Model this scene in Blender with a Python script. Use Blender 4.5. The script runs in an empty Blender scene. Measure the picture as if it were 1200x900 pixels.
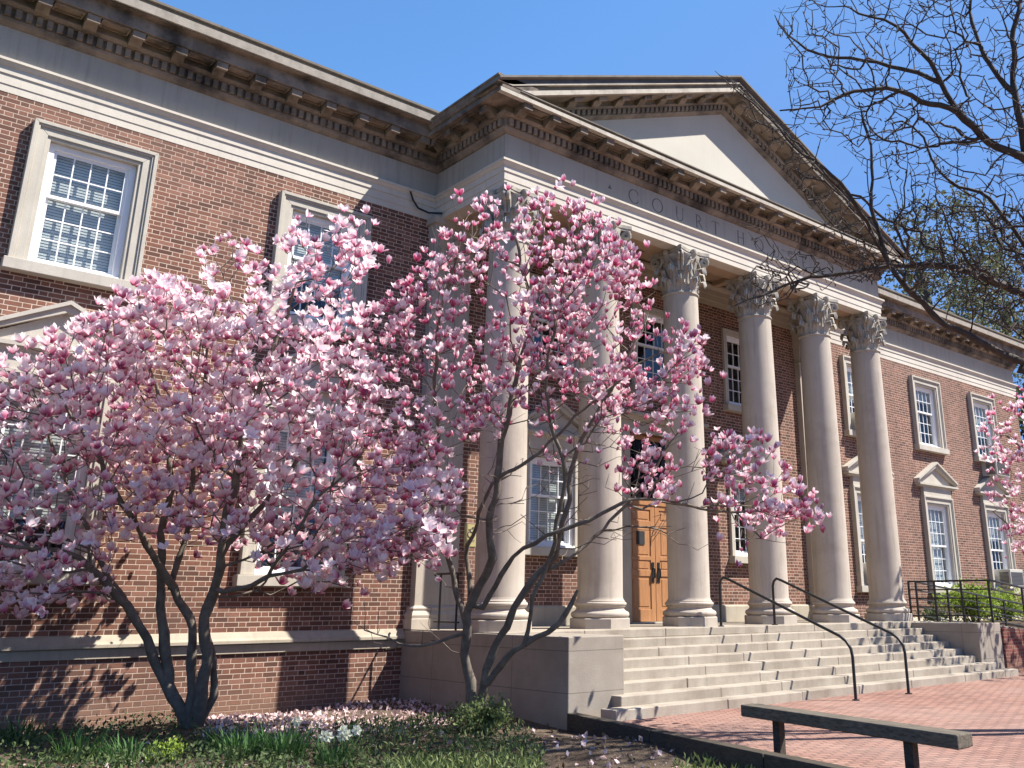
import bpy, math, random
import numpy as np
from mathutils import Vector, Matrix

random.seed(7)
RNG = np.random.default_rng(11)
SC = bpy.context.scene
COL = SC.collection
PI = math.pi

# ------------------------------------------------------------------ camera frame
CAM = np.array([-14.7326, -12.5218, 0.4331])
YAW, PITCH, ROLL, FPX, PPX, PPY = -42.0256, 17.3716, -0.0789, 1087.85, 703.84, 364.87
_y, _p, _r = np.radians([YAW, PITCH, ROLL])
FWD = np.array([-np.sin(_y) * np.cos(_p), np.cos(_y) * np.cos(_p), np.sin(_p)])
_rt = np.cross(FWD, [0, 0, 1]); _rt /= np.linalg.norm(_rt)
_up = np.cross(_rt, FWD)
RIGHT = np.cos(_r) * _rt + np.sin(_r) * _up
UP = -np.sin(_r) * _rt + np.cos(_r) * _up

def at(u, v, depth):
    """a point of the place, `depth` metres ahead of the viewpoint"""
    return CAM + depth * (FWD + (u - PPX) / FPX * RIGHT - (v - PPY) / FPX * UP)

def dep(P):
    return float((np.array(P, float) - CAM) @ FWD)

# ------------------------------------------------------------------ materials
def new_mat(name):
    m = bpy.data.materials.new(name); m.use_nodes = True
    nt = m.node_tree; nt.nodes.clear()
    out = nt.nodes.new('ShaderNodeOutputMaterial')
    return m, nt, out

class G:
    """tiny node helper"""
    def __init__(s, nt): s.nt = nt
    def n(s, t, **k):
        o = s.nt.nodes.new(t)
        for a, b in k.items(): setattr(o, a, b)
        return o
    def link(s, a, b): s.nt.links.new(a, b)
    def put(s, sock, v):
        if isinstance(v, bpy.types.NodeSocket): s.link(v, sock)
        else: sock.default_value = v
    def math(s, op, a, b=0.0, c=None, clamp=False):
        o = s.n('ShaderNodeMath', operation=op); o.use_clamp = clamp
        s.put(o.inputs[0], a); s.put(o.inputs[1], b)
        if c is not None: s.put(o.inputs[2], c)
        return o.outputs[0]
    def mix(s, f, a, b):
        o = s.n('ShaderNodeMix', data_type='RGBA')
        s.put(o.inputs['Factor'], f)
        s.put([i for i in o.inputs if i.name == 'A' and i.type == 'RGBA'][0], a)
        s.put([i for i in o.inputs if i.name == 'B' and i.type == 'RGBA'][0], b)
        return [x for x in o.outputs if x.type == 'RGBA'][0]
    def noise(s, vec, scale, detail=4, rough=.55):
        o = s.n('ShaderNodeTexNoise'); s.link(vec, o.inputs['Vector'])
        o.inputs['Scale'].default_value = scale; o.inputs['Detail'].default_value = detail
        o.inputs['Roughness'].default_value = rough
        return o.outputs['Fac']
    def ramp(s, f, a, b):
        o = s.n('ShaderNodeMapRange'); s.put(o.inputs[0], f)
        o.inputs[1].default_value = a; o.inputs[2].default_value = b
        return o.outputs[0]
    def pos(s):
        return s.n('ShaderNodeNewGeometry').outputs['Position']
    def mapping(s, vec, sc=(1, 1, 1), rot=(0, 0, 0)):
        o = s.n('ShaderNodeMapping'); s.link(vec, o.inputs['Vector'])
        o.inputs['Scale'].default_value = sc; o.inputs['Rotation'].default_value = rot
        return o.outputs[0]
    def bump(s, h, dist=.01, strength=.5):
        o = s.n('ShaderNodeBump'); s.link(h, o.inputs['Height'])
        o.inputs['Distance'].default_value = dist; o.inputs['Strength'].default_value = strength
        return o.outputs[0]

def C(r, g, b): return (r, g, b, 1)

def principled(g, out, base, rough=.8, normal=None, metal=0, spec=.3):
    b = g.n('ShaderNodeBsdfPrincipled')
    g.put(b.inputs['Base Color'], base); g.put(b.inputs['Roughness'], rough)
    b.inputs['Metallic'].default_value = metal
    b.inputs['Specular IOR Level'].default_value = spec
    if normal is not None: g.link(normal, b.inputs['Normal'])
    g.link(b.outputs[0], out.inputs[0])
    return b

def stone_mat(name, c1, c2, scale=3, streak=0.0, grime=None, bump=.004, rough=.85, fine=60, joints=None):
    m, nt, out = new_mat(name); g = G(nt); P = g.pos()
    f = g.ramp(g.noise(P, scale, 6), .3, .7)
    col = g.mix(f, C(*c1), C(*c2))
    f2 = g.ramp(g.noise(P, fine, 3), .35, .65)
    col = g.mix(g.math('MULTIPLY', f2, .18), col, C(c1[0] * .6, c1[1] * .58, c1[2] * .55))
    if streak:
        st = g.ramp(g.noise(g.mapping(P, (5, 5, .35)), 2.2, 5), .52, .75)
        col = g.mix(g.math('MULTIPLY', st, streak), col, C(c1[0] * .35, c1[1] * .33, c1[2] * .3))
    if grime:
        gc, amount, sc, lo, hi = grime
        gf = g.ramp(g.noise(P, sc, 6, .65), lo, hi)
        col = g.mix(g.math('MULTIPLY', gf, amount), col, C(*gc))
    if joints:
        jx, jz = joints
        s = g.n('ShaderNodeSeparateXYZ'); g.link(P, s.inputs[0])
        a = g.math('ADD', s.outputs[0], s.outputs[1])
        ax = g.math('ABSOLUTE', g.math('SUBTRACT', g.math('FRACT', g.math('DIVIDE', a, jx)), .5))
        az = g.math('ABSOLUTE', g.math('SUBTRACT', g.math('FRACT', g.math('DIVIDE', g.math('ADD', s.outputs[2], .465), jz)), .5))
        j = g.math('MAXIMUM', g.math('LESS_THAN', ax, .006 / jx), g.math('LESS_THAN', az, .006 / jz))
        col = g.mix(g.math('MULTIPLY', j, .6), col, C(.1, .085, .07))
    h = g.noise(P, fine * 1.3, 4)
    principled(g, out, col, rough, g.bump(h, bump, .6))
    return m

def brick_mat(name, course=.072, stretcher=.222, header=.112, flemish=True, horizontal=False, rot=0.0,
              ca=(.2, .092, .063), cb=(.088, .047, .035), cc=(.26, .13, .093), mortar=(.6, .485, .395), mw=.005, dirt=True):
    m, nt, out = new_mat(name); g = G(nt); P = g.pos()
    s = g.n('ShaderNodeSeparateXYZ')
    if horizontal:
        g.link(g.mapping(P, (1, 1, 1), (0, 0, rot)), s.inputs[0]); hx, vz = s.outputs[0], s.outputs[1]
    else:
        g.link(P, s.inputs[0]); hx, vz = g.math('ADD', s.outputs[0], s.outputs[1]), s.outputs[2]
    wob = g.math('MULTIPLY', g.math('SUBTRACT', g.noise(P, 6, 2), .5), .004)
    hx = g.math('ADD', g.math('ADD', hx, wob), 200.0); vz = g.math('ADD', g.math('ADD', vz, wob), 100.0)
    per = stretcher + header if flemish else stretcher
    rowf = g.math('DIVIDE', vz, course); row = g.math('FLOOR', rowf); rz = g.math('SUBTRACT', rowf, row)
    odd = g.math('MODULO', row, 2.0)
    xx = g.math('DIVIDE', g.math('ADD', hx, g.math('MULTIPLY', odd, per * .5)), per)
    cell = g.math('FLOOR', xx); fx = g.math('MULTIPLY', g.math('SUBTRACT', xx, cell), per)
    if flemish:
        ish = g.math('GREATER_THAN', fx, stretcher)
        lo = g.math('MULTIPLY', ish, stretcher)
        width = g.math('ADD', stretcher, g.math('MULTIPLY', ish, header - stretcher))
    else:
        ish = 0.0; lo = 0.0; width = stretcher
    lx = g.math('SUBTRACT', fx, lo)
    dx = g.math('MINIMUM', lx, g.math('SUBTRACT', width, lx))
    dz = g.math('MULTIPLY', g.math('MINIMUM', rz, g.math('SUBTRACT', 1.0, rz)), course)
    d = g.math('MINIMUM', dx, dz)
    mort = g.math('SUBTRACT', 1.0, g.ramp(d, mw * .7, mw * 1.5), clamp=True)
    cmb = g.n('ShaderNodeCombineXYZ'); g.put(cmb.inputs[0], row); g.put(cmb.inputs[1], cell); g.put(cmb.inputs[2], ish)
    wn = g.n('ShaderNodeTexWhiteNoise', noise_dimensions='3D'); g.link(cmb.outputs[0], wn.inputs['Vector'])
    sep = g.n('ShaderNodeSeparateColor'); g.link(wn.outputs['Color'], sep.inputs[0])
    r1, r2 = sep.outputs[0], sep.outputs[1]
    col = g.mix(g.ramp(r1, .25, 1.0), C(*ca), C(*cb))
    col = g.mix(g.math('GREATER_THAN', r2, .86), col, C(*cc))
    col = g.mix(g.math('MULTIPLY', g.ramp(g.noise(P, 45, 4), .35, .7), .35), col, C(ca[0] * .55, ca[1] * .5, ca[2] * .5))
    mcol = g.mix(g.ramp(g.noise(P, 9, 4), .3, .7), C(*mortar), C(mortar[0] * .78, mortar[1] * .76, mortar[2] * .74))
    col = g.mix(mort, col, mcol)
    if dirt and not horizontal:
        sp = g.n('ShaderNodeSeparateXYZ'); g.link(P, sp.inputs[0])
        soil = g.math('MULTIPLY', g.ramp(g.math('ADD', sp.outputs[2], g.math('MULTIPLY', g.noise(P, 2.5, 5), .5)), -.35, -.85), .65, clamp=True)
        col = g.mix(soil, col, C(.24, .15, .105))
        st = g.math('MULTIPLY', g.ramp(g.noise(g.mapping(P, (1.5, 1.5, .35)), 1.1, 6), .48, .75), .45)
        col = g.mix(st, col, C(.09, .05, .04))
        st = g.math('MULTIPLY', g.ramp(g.noise(P, .35, 5), .45, .7), .3)
        col = g.mix(st, col, C(.25, .155, .12))
    if horizontal:
        st = g.math('MULTIPLY', g.ramp(g.noise(P, .5, 6, .6), .4, .75), .45)
        col = g.mix(st, col, C(.33, .24, .2))
        st = g.math('MULTIPLY', g.ramp(g.noise(P, 1.6, 6, .65), .5, .75), .4)
        col = g.mix(st, col, C(.13, .08, .065))
    hgt = g.math('ADD', g.math('SUBTRACT', 1.0, mort), g.math('MULTIPLY', g.noise(P, 70, 4), .5))
    principled(g, out, col, .88, g.bump(hgt, .005, .7), spec=.2)
    return m

def plain_mat(name, c, rough=.5, metal=0, spec=.4, var=.15, scale=12, bump=0):
    m, nt, out = new_mat(name); g = G(nt); P = g.pos()
    f = g.ramp(g.noise(P, scale, 5), .3, .7)
    col = g.mix(f, C(*c), C(c[0] * (1 - var), c[1] * (1 - var), c[2] * (1 - var)))
    nrm = g.bump(g.noise(P, scale * 6, 4), bump, .6) if bump else None
    principled(g, out, col, rough, nrm, metal, spec)
    return m

def glass_mat(name):
    m, nt, out = new_mat(name); g = G(nt); P = g.pos()
    lw = g.n('ShaderNodeLayerWeight'); lw.inputs[0].default_value = .42
    nrm = g.bump(g.noise(P, 1.6, 2), .02, .25)
    gl = g.n('ShaderNodeBsdfGlossy'); gl.inputs['Roughness'].default_value = .03
    gl.inputs['Color'].default_value = C(.78, .8, .82); g.link(nrm, gl.inputs['Normal'])
    tr = g.n('ShaderNodeBsdfTransparent'); tr.inputs[0].default_value = C(.86, .9, .9)
    mx = g.n('ShaderNodeMixShader')
    g.put(mx.inputs[0], g.math('ADD', g.math('MULTIPLY', lw.outputs['Fresnel'], .5), .07, clamp=True))
    g.link(tr.outputs[0], mx.inputs[1]); g.link(gl.outputs[0], mx.inputs[2]); g.link(mx.outputs[0], out.inputs[0])
    return m

def wood_mat(name, c1, c2, sc=(1, 1, 12), rough=.5, spec=.4, scale=4):
    m, nt, out = new_mat(name); g = G(nt); P = g.pos()
    n1 = g.noise(g.mapping(P, sc), scale, 6, .65)
    col = g.mix(g.ramp(n1, .3, .7), C(*c1), C(*c2))
    principled(g, out, col, rough, g.bump(n1, .004, .4), spec=spec)
    return m

def leaf_mat(name, c1, c2, trans=.3, rough=.6):
    m, nt, out = new_mat(name); g = G(nt)
    at_ = g.n('ShaderNodeAttribute', attribute_name='tint')
    col = g.mix(at_.outputs['Fac'], C(*c1), C(*c2))
    d = g.n('ShaderNodeBsdfPrincipled'); g.link(col, d.inputs['Base Color']); d.inputs['Roughness'].default_value = rough
    d.inputs['Specular IOR Level'].default_value = .25
    t = g.n('ShaderNodeBsdfTranslucent'); g.link(col, t.inputs[0])
    mx = g.n('ShaderNodeMixShader'); mx.inputs[0].default_value = trans
    g.link(d.outputs[0], mx.inputs[1]); g.link(t.outputs[0], mx.inputs[2]); g.link(mx.outputs[0], out.inputs[0])
    return m

def petal_mat(name, base, mid, tip, inside, thin=.45):
    """petals: pigment runs from the claw (along = 0) to the tip, inside paler"""
    m, nt, out = new_mat(name); g = G(nt)
    al = g.n('ShaderNodeAttribute', attribute_name='along').outputs['Fac']
    rn = g.n('ShaderNodeAttribute', attribute_name='tint').outputs['Fac']
    sd = g.n('ShaderNodeAttribute', attribute_name='inner').outputs['Fac']
    a = g.math('ADD', al, g.math('MULTIPLY', g.math('SUBTRACT', rn, .45), .75), clamp=True)
    c = g.mix(g.ramp(a, .0, .5), C(*base), C(*mid))
    c = g.mix(g.ramp(a, .4, 1.0), c, C(*tip))
    c = g.mix(g.math('MULTIPLY', sd, .75), c, C(*inside))
    d = g.n('ShaderNodeBsdfPrincipled'); g.link(c, d.inputs['Base Color']); d.inputs['Roughness'].default_value = .55
    d.inputs['Specular IOR Level'].default_value = .25
    t = g.n('ShaderNodeBsdfTranslucent'); g.link(c, t.inputs[0])
    mx = g.n('ShaderNodeMixShader'); mx.inputs[0].default_value = thin
    g.link(d.outputs[0], mx.inputs[1]); g.link(t.outputs[0], mx.inputs[2]); g.link(mx.outputs[0], out.inputs[0])
    return m

def soil_mat(name):
    m, nt, out = new_mat(name); g = G(nt); P = g.pos()
    c = g.mix(g.ramp(g.noise(P, 2, 5), .35, .65), C(.095, .068, .048), C(.17, .13, .096))
    c = g.mix(g.ramp(g.noise(P, 40, 4, .7), .45, .7), c, C(.05, .035, .025))
    c = g.mix(g.math('MULTIPLY', g.ramp(g.noise(P, 90, 2), .6, .68), .8), c, C(.33, .27, .2))
    principled(g, out, c, .95, g.bump(g.noise(P, 35, 6, .7), .03, .9), spec=.1)
    return m

def ground_mat(name):
    m, nt, out = new_mat(name); g = G(nt); P = g.pos()
    c = g.mix(g.ramp(g.noise(P, .6, 6), .35, .65), C(.06, .085, .03), C(.12, .1, .06))
    principled(g, out, c, .95, g.bump(g.noise(P, 25, 5), .03, .8), spec=.1)
    return m

M = {}
M['brick'] = brick_mat('flemish_brick')
M['dark_brick'] = brick_mat('retaining_brick', ca=(.2, .06, .045), cb=(.12, .04, .03), mortar=(.3, .22, .18))
M['paver'] = brick_mat('brick_pavers', course=.1, stretcher=.2, flemish=False, horizontal=True, rot=math.radians(24),
                       ca=(.33, .18, .14), cb=(.24, .133, .108), cc=(.36, .21, .165), mortar=(.085, .056, .045), mw=.008)
M['stone'] = stone_mat('limestone', (0.440, 0.396, 0.330), (0.361, 0.321, 0.264), 1.6, streak=.25, grime=((.2, .165, .13), .35, 1.1, .5, .8))
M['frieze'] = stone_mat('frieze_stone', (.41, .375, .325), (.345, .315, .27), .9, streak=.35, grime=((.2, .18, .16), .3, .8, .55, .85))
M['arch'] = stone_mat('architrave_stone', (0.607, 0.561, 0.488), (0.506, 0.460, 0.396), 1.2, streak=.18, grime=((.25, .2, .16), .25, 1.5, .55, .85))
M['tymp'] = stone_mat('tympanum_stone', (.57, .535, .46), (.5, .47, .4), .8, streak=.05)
M['column'] = stone_mat('column_stone', (0.475, 0.414, 0.348), (0.414, 0.361, 0.299), 2.2, streak=.3, grime=((.2, .165, .125), .4, 1.4, .52, .78), fine=90)
M['capital'] = stone_mat('capital_stone', (0.484, 0.449, 0.387), (0.334, 0.299, 0.246), 5, grime=((.11, .09, .075), .6, 4, .48, .7))
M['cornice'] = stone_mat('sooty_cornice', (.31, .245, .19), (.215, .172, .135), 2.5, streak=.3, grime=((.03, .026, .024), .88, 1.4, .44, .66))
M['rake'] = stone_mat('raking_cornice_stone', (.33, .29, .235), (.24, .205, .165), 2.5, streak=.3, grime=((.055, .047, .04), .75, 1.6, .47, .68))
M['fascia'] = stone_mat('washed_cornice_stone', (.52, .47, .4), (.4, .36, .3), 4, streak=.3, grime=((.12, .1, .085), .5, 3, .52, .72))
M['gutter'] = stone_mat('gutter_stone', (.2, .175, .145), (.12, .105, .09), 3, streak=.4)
M['casing'] = stone_mat('window_stone', (.5, .465, .4), (.42, .385, .325), 3, streak=.15)
M['wtable'] = stone_mat('water_table_stone', (0.440, 0.387, 0.308), (0.352, 0.304, 0.233), 2, streak=.3)
M['step'] = stone_mat('step_stone', (.4, .352, .288), (.315, .272, .218), 3, grime=((.17, .135, .1), .65, 1.2, .45, .72), streak=.25, fine=45, bump=.008)
M['cheek'] = stone_mat('cheek_block_stone', (.33, .29, .24), (.26, .225, .185), 2.5, grime=((.19, .155, .12), .45, 1.7, .5, .75), fine=40, joints=(2.1, .53))
M['soffit'] = stone_mat('soffit_stone', (.42, .3, .21), (.36, .25, .17), 3)
M['white'] = plain_mat('white_paint', (.8, .8, .8), .45, var=.05, scale=6)
M['glass'] = glass_mat('window_glass')
M['dark_glass'] = plain_mat('transom_dark_glass', (.012, .013, .015), .12, var=.2, spec=.25)
M['blind'] = plain_mat('blind_slats', (.8, .82, .8), .6, var=.1)
M['room'] = plain_mat('dark_room', (.035, .035, .04), .9, var=.3, scale=2)
M['black'] = plain_mat('black_iron', (.016, .016, .017), .45, var=.3, scale=30)
M['door'] = wood_mat('varnished_oak', (.44, .22, .1), (.31, .145, .06), (9, 9, .8), .42, .5)
M['bench'] = wood_mat('weathered_timber', (.19, .162, .125), (.06, .051, .041), (14, 1, 14), .9, .15)
M['kerb'] = wood_mat('dark_timber', (.1, .085, .068), (.045, .038, .03), (14, 1, 14), .92, .1)
M['soil'] = soil_mat('mulch_soil')
M['ground'] = ground_mat('lawn_ground')
M['concrete'] = stone_mat('concrete', (.38, .35, .31), (.3, .28, .25), 2)
M['metal_ac'] = plain_mat('painted_ac_case', (.52, .5, .44), .55, var=.15)
M['ac_dark'] = plain_mat('ac_grille', (.07, .07, .065), .6)
M['slate'] = stone_mat('slate', (.12, .12, .125), (.07, .07, .075), 4)
M['bark'] = stone_mat('magnolia_bark', (.22, .185, .145), (.12, .098, .076), 9, grime=((.34, .31, .25), .6, 5, .55, .75), bump=.012, fine=70)
M['bark_dark'] = stone_mat('locust_bark', (.085, .066, .056), (.04, .032, .029), 9, bump=.012, fine=70)
M['bark_far'] = stone_mat('far_bark', (.1, .085, .075), (.06, .05, .045), 3)
M['petal_open'] = petal_mat('pale_magnolia_petal', (.45, .07, .18), (.84, .44, .55), (.95, .84, .86), (.95, .89, .9), .55)
M['petal_tulip'] = petal_mat('pink_magnolia_petal', (.42, .05, .14), (.68, .18, .32), (.93, .77, .81), (.92, .83, .84))
M['fallen'] = leaf_mat('fallen_petal', (.75, .6, .62), (.5, .33, .28), .15)
M['grass'] = leaf_mat('grass_blades', (.085, .13, .035), (.24, .28, .11), .3)
M['blade'] = leaf_mat('daffodil_leaves', (.04, .11, .03), (.1, .2, .06), .3)
M['lime'] = leaf_mat('lime_leaves', (.2, .3, .04), (.33, .42, .08), .35)
M['cover'] = leaf_mat('ground_cover_leaves', (.035, .062, .022), (.12, .16, .058), .25)
M['spring'] = leaf_mat('spring_leaves', (.09, .1, .045), (.17, .17, .085), .3)
M['young'] = leaf_mat('young_leaves', (.16, .2, .05), (.3, .3, .1), .4)
M['daff'] = leaf_mat('daffodil_petals', (.8, .8, .62), (.75, .7, .3), .3)
M['litter'] = leaf_mat('dead_leaves', (.09, .06, .038), (.22, .15, .09), .1)
M['evergreen'] = leaf_mat('evergreen_leaves', (.025, .05, .02), (.06, .09, .035), .2)
M['sign'] = plain_mat('brass_sign', (.42, .36, .17), .45, var=.08)
M['inlay'] = plain_mat('dark_inlay', (.14, .13, .125), .9, var=.2)  # dark tone stands in for shade in carved letters; also colours the sign symbol

# ------------------------------------------------------------------ object helpers
class MB:
    def __init__(s): s.v = []; s.f = []
    def add(s, vs, fs):
        o = len(s.v); s.v.extend([tuple(map(float, q)) for q in vs]); s.f.extend([[i + o for i in f] for f in fs]); return s
    def box(s, x0, x1, y0, y1, z0, z1):
        return s.add([(x0, y0, z0), (x1, y0, z0), (x1, y1, z0), (x0, y1, z0), (x0, y0, z1), (x1, y0, z1), (x1, y1, z1), (x0, y1, z1)],
                     [(0, 3, 2, 1), (4, 5, 6, 7), (0, 1, 5, 4), (1, 2, 6, 5), (2, 3, 7, 6), (3, 0, 4, 7)])
    def prism(s, pts, d):
        """closed polygon pts (3D) extruded by vector d"""
        n = len(pts); q = [tuple(np.add(p, d)) for p in pts]
        return s.add(list(pts) + q, [list(range(n))[::-1], list(range(n, 2 * n))] + [(i, (i + 1) % n, n + (i + 1) % n, n + i) for i in range(n)])
    def lathe(s, prof, c=(0, 0, 0), seg=32, rot=0, capped=True):
        vs = []; fs = []
        for r, z in prof:
            for k in range(seg):
                a = rot + 2 * PI * k / seg
                vs.append((c[0] + r * math.cos(a), c[1] + r * math.sin(a), c[2] + z))
        for i in range(len(prof) - 1):
            for k in range(seg):
                a, b = i * seg + k, i * seg + (k + 1) % seg
                fs.append((a, b, b + seg, a + seg))
        if capped:
            fs.append(list(range(seg))[::-1]); fs.append([(len(prof) - 1) * seg + k for k in range(seg)])
        return s.add(vs, fs)
    def tube(s, pts, rad, seg=8, cap=True):
        P = np.array(pts, float); n = len(P)
        rad = np.full(n, rad) if np.isscalar(rad) else np.array(rad, float)
        T = np.gradient(P, axis=0); T /= np.linalg.norm(T, axis=1)[:, None] + 1e-12
        ref = np.array([0, 0, 1.]) if abs(T[0][2]) < .9 else np.array([1., 0, 0])
        u = np.cross(T[0], ref); u /= np.linalg.norm(u)
        vs = []; fs = []
        for i in range(n):
            u = u - T[i] * (u @ T[i]); u /= np.linalg.norm(u) + 1e-12
            w = np.cross(T[i], u)
            for k in range(seg):
                a = 2 * PI * k / seg
                vs.append(P[i] + rad[i] * (math.cos(a) * u + math.sin(a) * w))
        for i in range(n - 1):
            for k in range(seg):
                a, b = i * seg + k, i * seg + (k + 1) % seg
                fs.append((a, b, b + seg, a + seg))
        if cap: fs.append(list(range(seg))[::-1]); fs.append([(n - 1) * seg + k for k in range(seg)])
        return s.add(vs, fs)
    def sweep(s, path, prof, cap=True):
        """profile (p outward, z) swept along a plan path with mitred corners; outward is to the right of travel"""
        P = [np.array(q, float) for q in path]; n = len(P)
        d = [(P[i + 1] - P[i]) / np.linalg.norm(P[i + 1] - P[i]) for i in range(n - 1)]
        nr = [np.array([e[1], -e[0]]) for e in d]
        off = [nr[0]]
        for i in range(1, n - 1):
            m = nr[i - 1] + nr[i]; m /= np.linalg.norm(m); off.append(m / (m @ nr[i]))
        off.append(nr[-1])
        vs = []; fs = []; k = len(prof)
        for i in range(n):
            for p, z in prof: vs.append((P[i][0] + off[i][0] * p, P[i][1] + off[i][1] * p, z))
        for i in range(n - 1):
            for j in range(k):
                a, b = i * k + j, i * k + (j + 1) % k
                fs.append((a, a + k, b + k, b))
        if cap: fs.append(list(range(k))); fs.append([(n - 1) * k + j for j in range(k)][::-1])
        return s.add(vs, fs)
    def build(s, name, mat, parent=None, smooth=False, bevel=0, loc=None):
        me = bpy.data.meshes.new(name); me.from_pydata(s.v, [], s.f); me.validate(); me.update()
        return finish(me, name, mat, parent, smooth, bevel, loc)

def finish(me, name, mat, parent=None, smooth=False, bevel=0, loc=None):
    me.materials.append(mat)
    if smooth:
        me.polygons.foreach_set('use_smooth', [True] * len(me.polygons))
        if smooth != 'all': me.set_sharp_from_angle(angle=math.radians(smooth if smooth is not True else 40))
    o = bpy.data.objects.new(name, me); COL.objects.link(o)
    if parent is not None:
        o.parent = parent
        if loc is None and parent.type == 'EMPTY': o.location = -parent.location
    if loc is not None: o.location = loc
    if bevel:
        b = o.modifiers.new('bevel', 'BEVEL'); b.width = bevel; b.segments = 2; b.limit_method = 'ANGLE'
    return o

def tag(o, label, cat, group=None, kind=None):
    if label: o['label'] = label
    if cat: o['category'] = cat
    if group: o['group'] = group
    if kind: o['kind'] = kind
    return o

def empty(name, loc, label, cat, group=None):
    o = bpy.data.objects.new(name, None); COL.objects.link(o); o.location = loc
    return tag(o, label, cat, group)

def structure(o, label=None):
    o['kind'] = 'structure'
    if label: o['label'] = label
    return o

def copy_tree(o, parent=None):
    c = o.copy(); COL.objects.link(c)
    if parent is not None: c.parent = parent
    for ch in list(o.children): copy_tree(ch, c)
    return c

# ------------------------------------------------------------------ key dimensions (floor of the portico = 0)
GZ = -1.06
YW, YF = 1.92, -.32
XS = 6.01
XL, XR = -17.6, 18.45
COLX = [-5.625, -3.471, -1.209, 1.209, 3.471, 5.625]

court = empty('courthouse', (0, YW, GZ), 'red brick courthouse with six-columned stone portico, pediment and two wings', 'courthouse')

# ---- walls with openings
WIN_UP = (4.97, 7.11); WIN_LO = (.83, 3.45)
LEFT_X = [-16.48, -12.79, -9.094]; RIGHT_X = [7.392, 11.086, 14.78]; WW = 1.702; CW = .25
PORT = [(-3.75, -2.31), (2.31, 3.75)]
def wall(x0, x1, z0, z1, holes):
    xs = sorted({x0, x1, *[h[0] for h in holes], *[h[1] for h in holes]})
    zs = sorted({z0, z1, *[h[2] for h in holes], *[h[3] for h in holes]})
    m = MB()
    for a, b in zip(xs, xs[1:]):
        for c, d in zip(zs, zs[1:]):
            mx, mz = (a + b) / 2, (c + d) / 2
            if any(h[0] < mx < h[1] and h[2] < mz < h[3] for h in holes): continue
            m.add([(a, YW, c), (b, YW, c), (b, YW, d), (a, YW, d)], [(0, 1, 2, 3)])
    for h in holes:
        a, b, c, d = h; y2 = YW + .28
        m.add([(a, YW, c), (a, YW, d), (a, y2, d), (a, y2, c)], [(0, 1, 2, 3)])
        m.add([(b, YW, c), (b, y2, c), (b, y2, d), (b, YW, d)], [(0, 1, 2, 3)])
        m.add([(a, YW, d), (b, YW, d), (b, y2, d), (a, y2, d)], [(0, 1, 2, 3)])
        m.add([(a, YW, c), (a, y2, c), (b, y2, c), (b, YW, c)], [(0, 1, 2, 3)])
    return m
def hole(x0, x1, z0, z1, cw): return (x0 + cw - .02, x1 - cw + .02, z0 - .02, z1 - cw + .02)
holesL = [hole(x, x + WW, *z, CW) for x in LEFT_X for z in (WIN_UP, WIN_LO)]
holesR = [hole(x, x + WW, *z, CW) for x in RIGHT_X for z in (WIN_UP, WIN_LO)]
PUP = (5.0, 6.92); PLO = (1.44, 3.3)
holesP = [hole(a, b, *z, .14) for a, b in PORT for z in (PUP, PLO)] + [hole(-.8, .8, *PUP, .14)] + [(-.93, .93, -.02, 3.95)]
lw = wall(XL, -6.0, -1.6, 7.425, holesL)
lw.add([(XL, YW, -1.6), (XL, YW, 7.425), (XL, 14, 7.425), (XL, 14, -1.6)], [(0, 1, 2, 3)])
lw.build('brick_wall', M['brick'], court)
rw = wall(6.0, XR, -1.6, 7.425, holesR)
rw.add([(XR, YW, -1.6), (XR, 14, -1.6), (XR, 14, 7.425), (XR, YW, 7.425)], [(0, 1, 2, 3)])
rw.build('brick_wall', M['brick'], court)
wall(-6.0, 6.0, 0, 7.6, holesP).build('brick_wall', M['brick'], court)
# water table on the wings, stone base in the portico
wt = [(-.02, -.29), (.035, -.29), (.035, -.17), (.02, -.165), (.02, -.155), (.1, -.15), (.1, -.11), (.07, -.075), (.03, .0), (-.02, .01)]
m = MB(); m.sweep([(XL, 14), (XL, YW), (-6.2, YW)], wt); m.build('water_table', M['wtable'], court)
m = MB(); m.sweep([(6.0, YW), (XR, YW), (XR, 14)], wt); m.build('water_table', M['wtable'], court)
m = MB()
for a, b in ((-5.25, -1.2), (1.2, 5.25)):
    m = MB(); m.sweep([(a, YW), (b, YW)], [(-.02, .0), (.05, .0), (.05, .33), (.03, .36), (-.02, .36)])
    m.build('base_course', M['wtable'], court)

# ---- entablature
ARCH = [(-.3, 7.42), (.006, 7.42), (.006, 7.535), (.018, 7.54), (.018, 7.69), (.036, 7.695), (.036, 7.80), (.055, 7.815), (.085, 7.87), (.1, 7.87), (.1, 7.91), (-.3, 7.915)]
FRZ = [(-.3, 7.91), (.0, 7.91), (.0, 8.445), (-.3, 8.445)]
pathL = [(XL, 14), (XL, YW), (-XS - .001, YW)]
pathR = [(XS + .001, YW), (XR, YW), (XR, 14)]
pathP = [(-XS, YW + .3), (-XS, YF), (XS, YF), (XS, YW + .3)]
for path in (pathL, pathP, pathR):
    mm = MB(); mm.sweep(path, ARCH); a_ = mm.build('architrave', M['arch'], court)
    mm = MB(); mm.sweep(path, FRZ); mm.build('frieze', M['frieze'], court)
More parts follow.
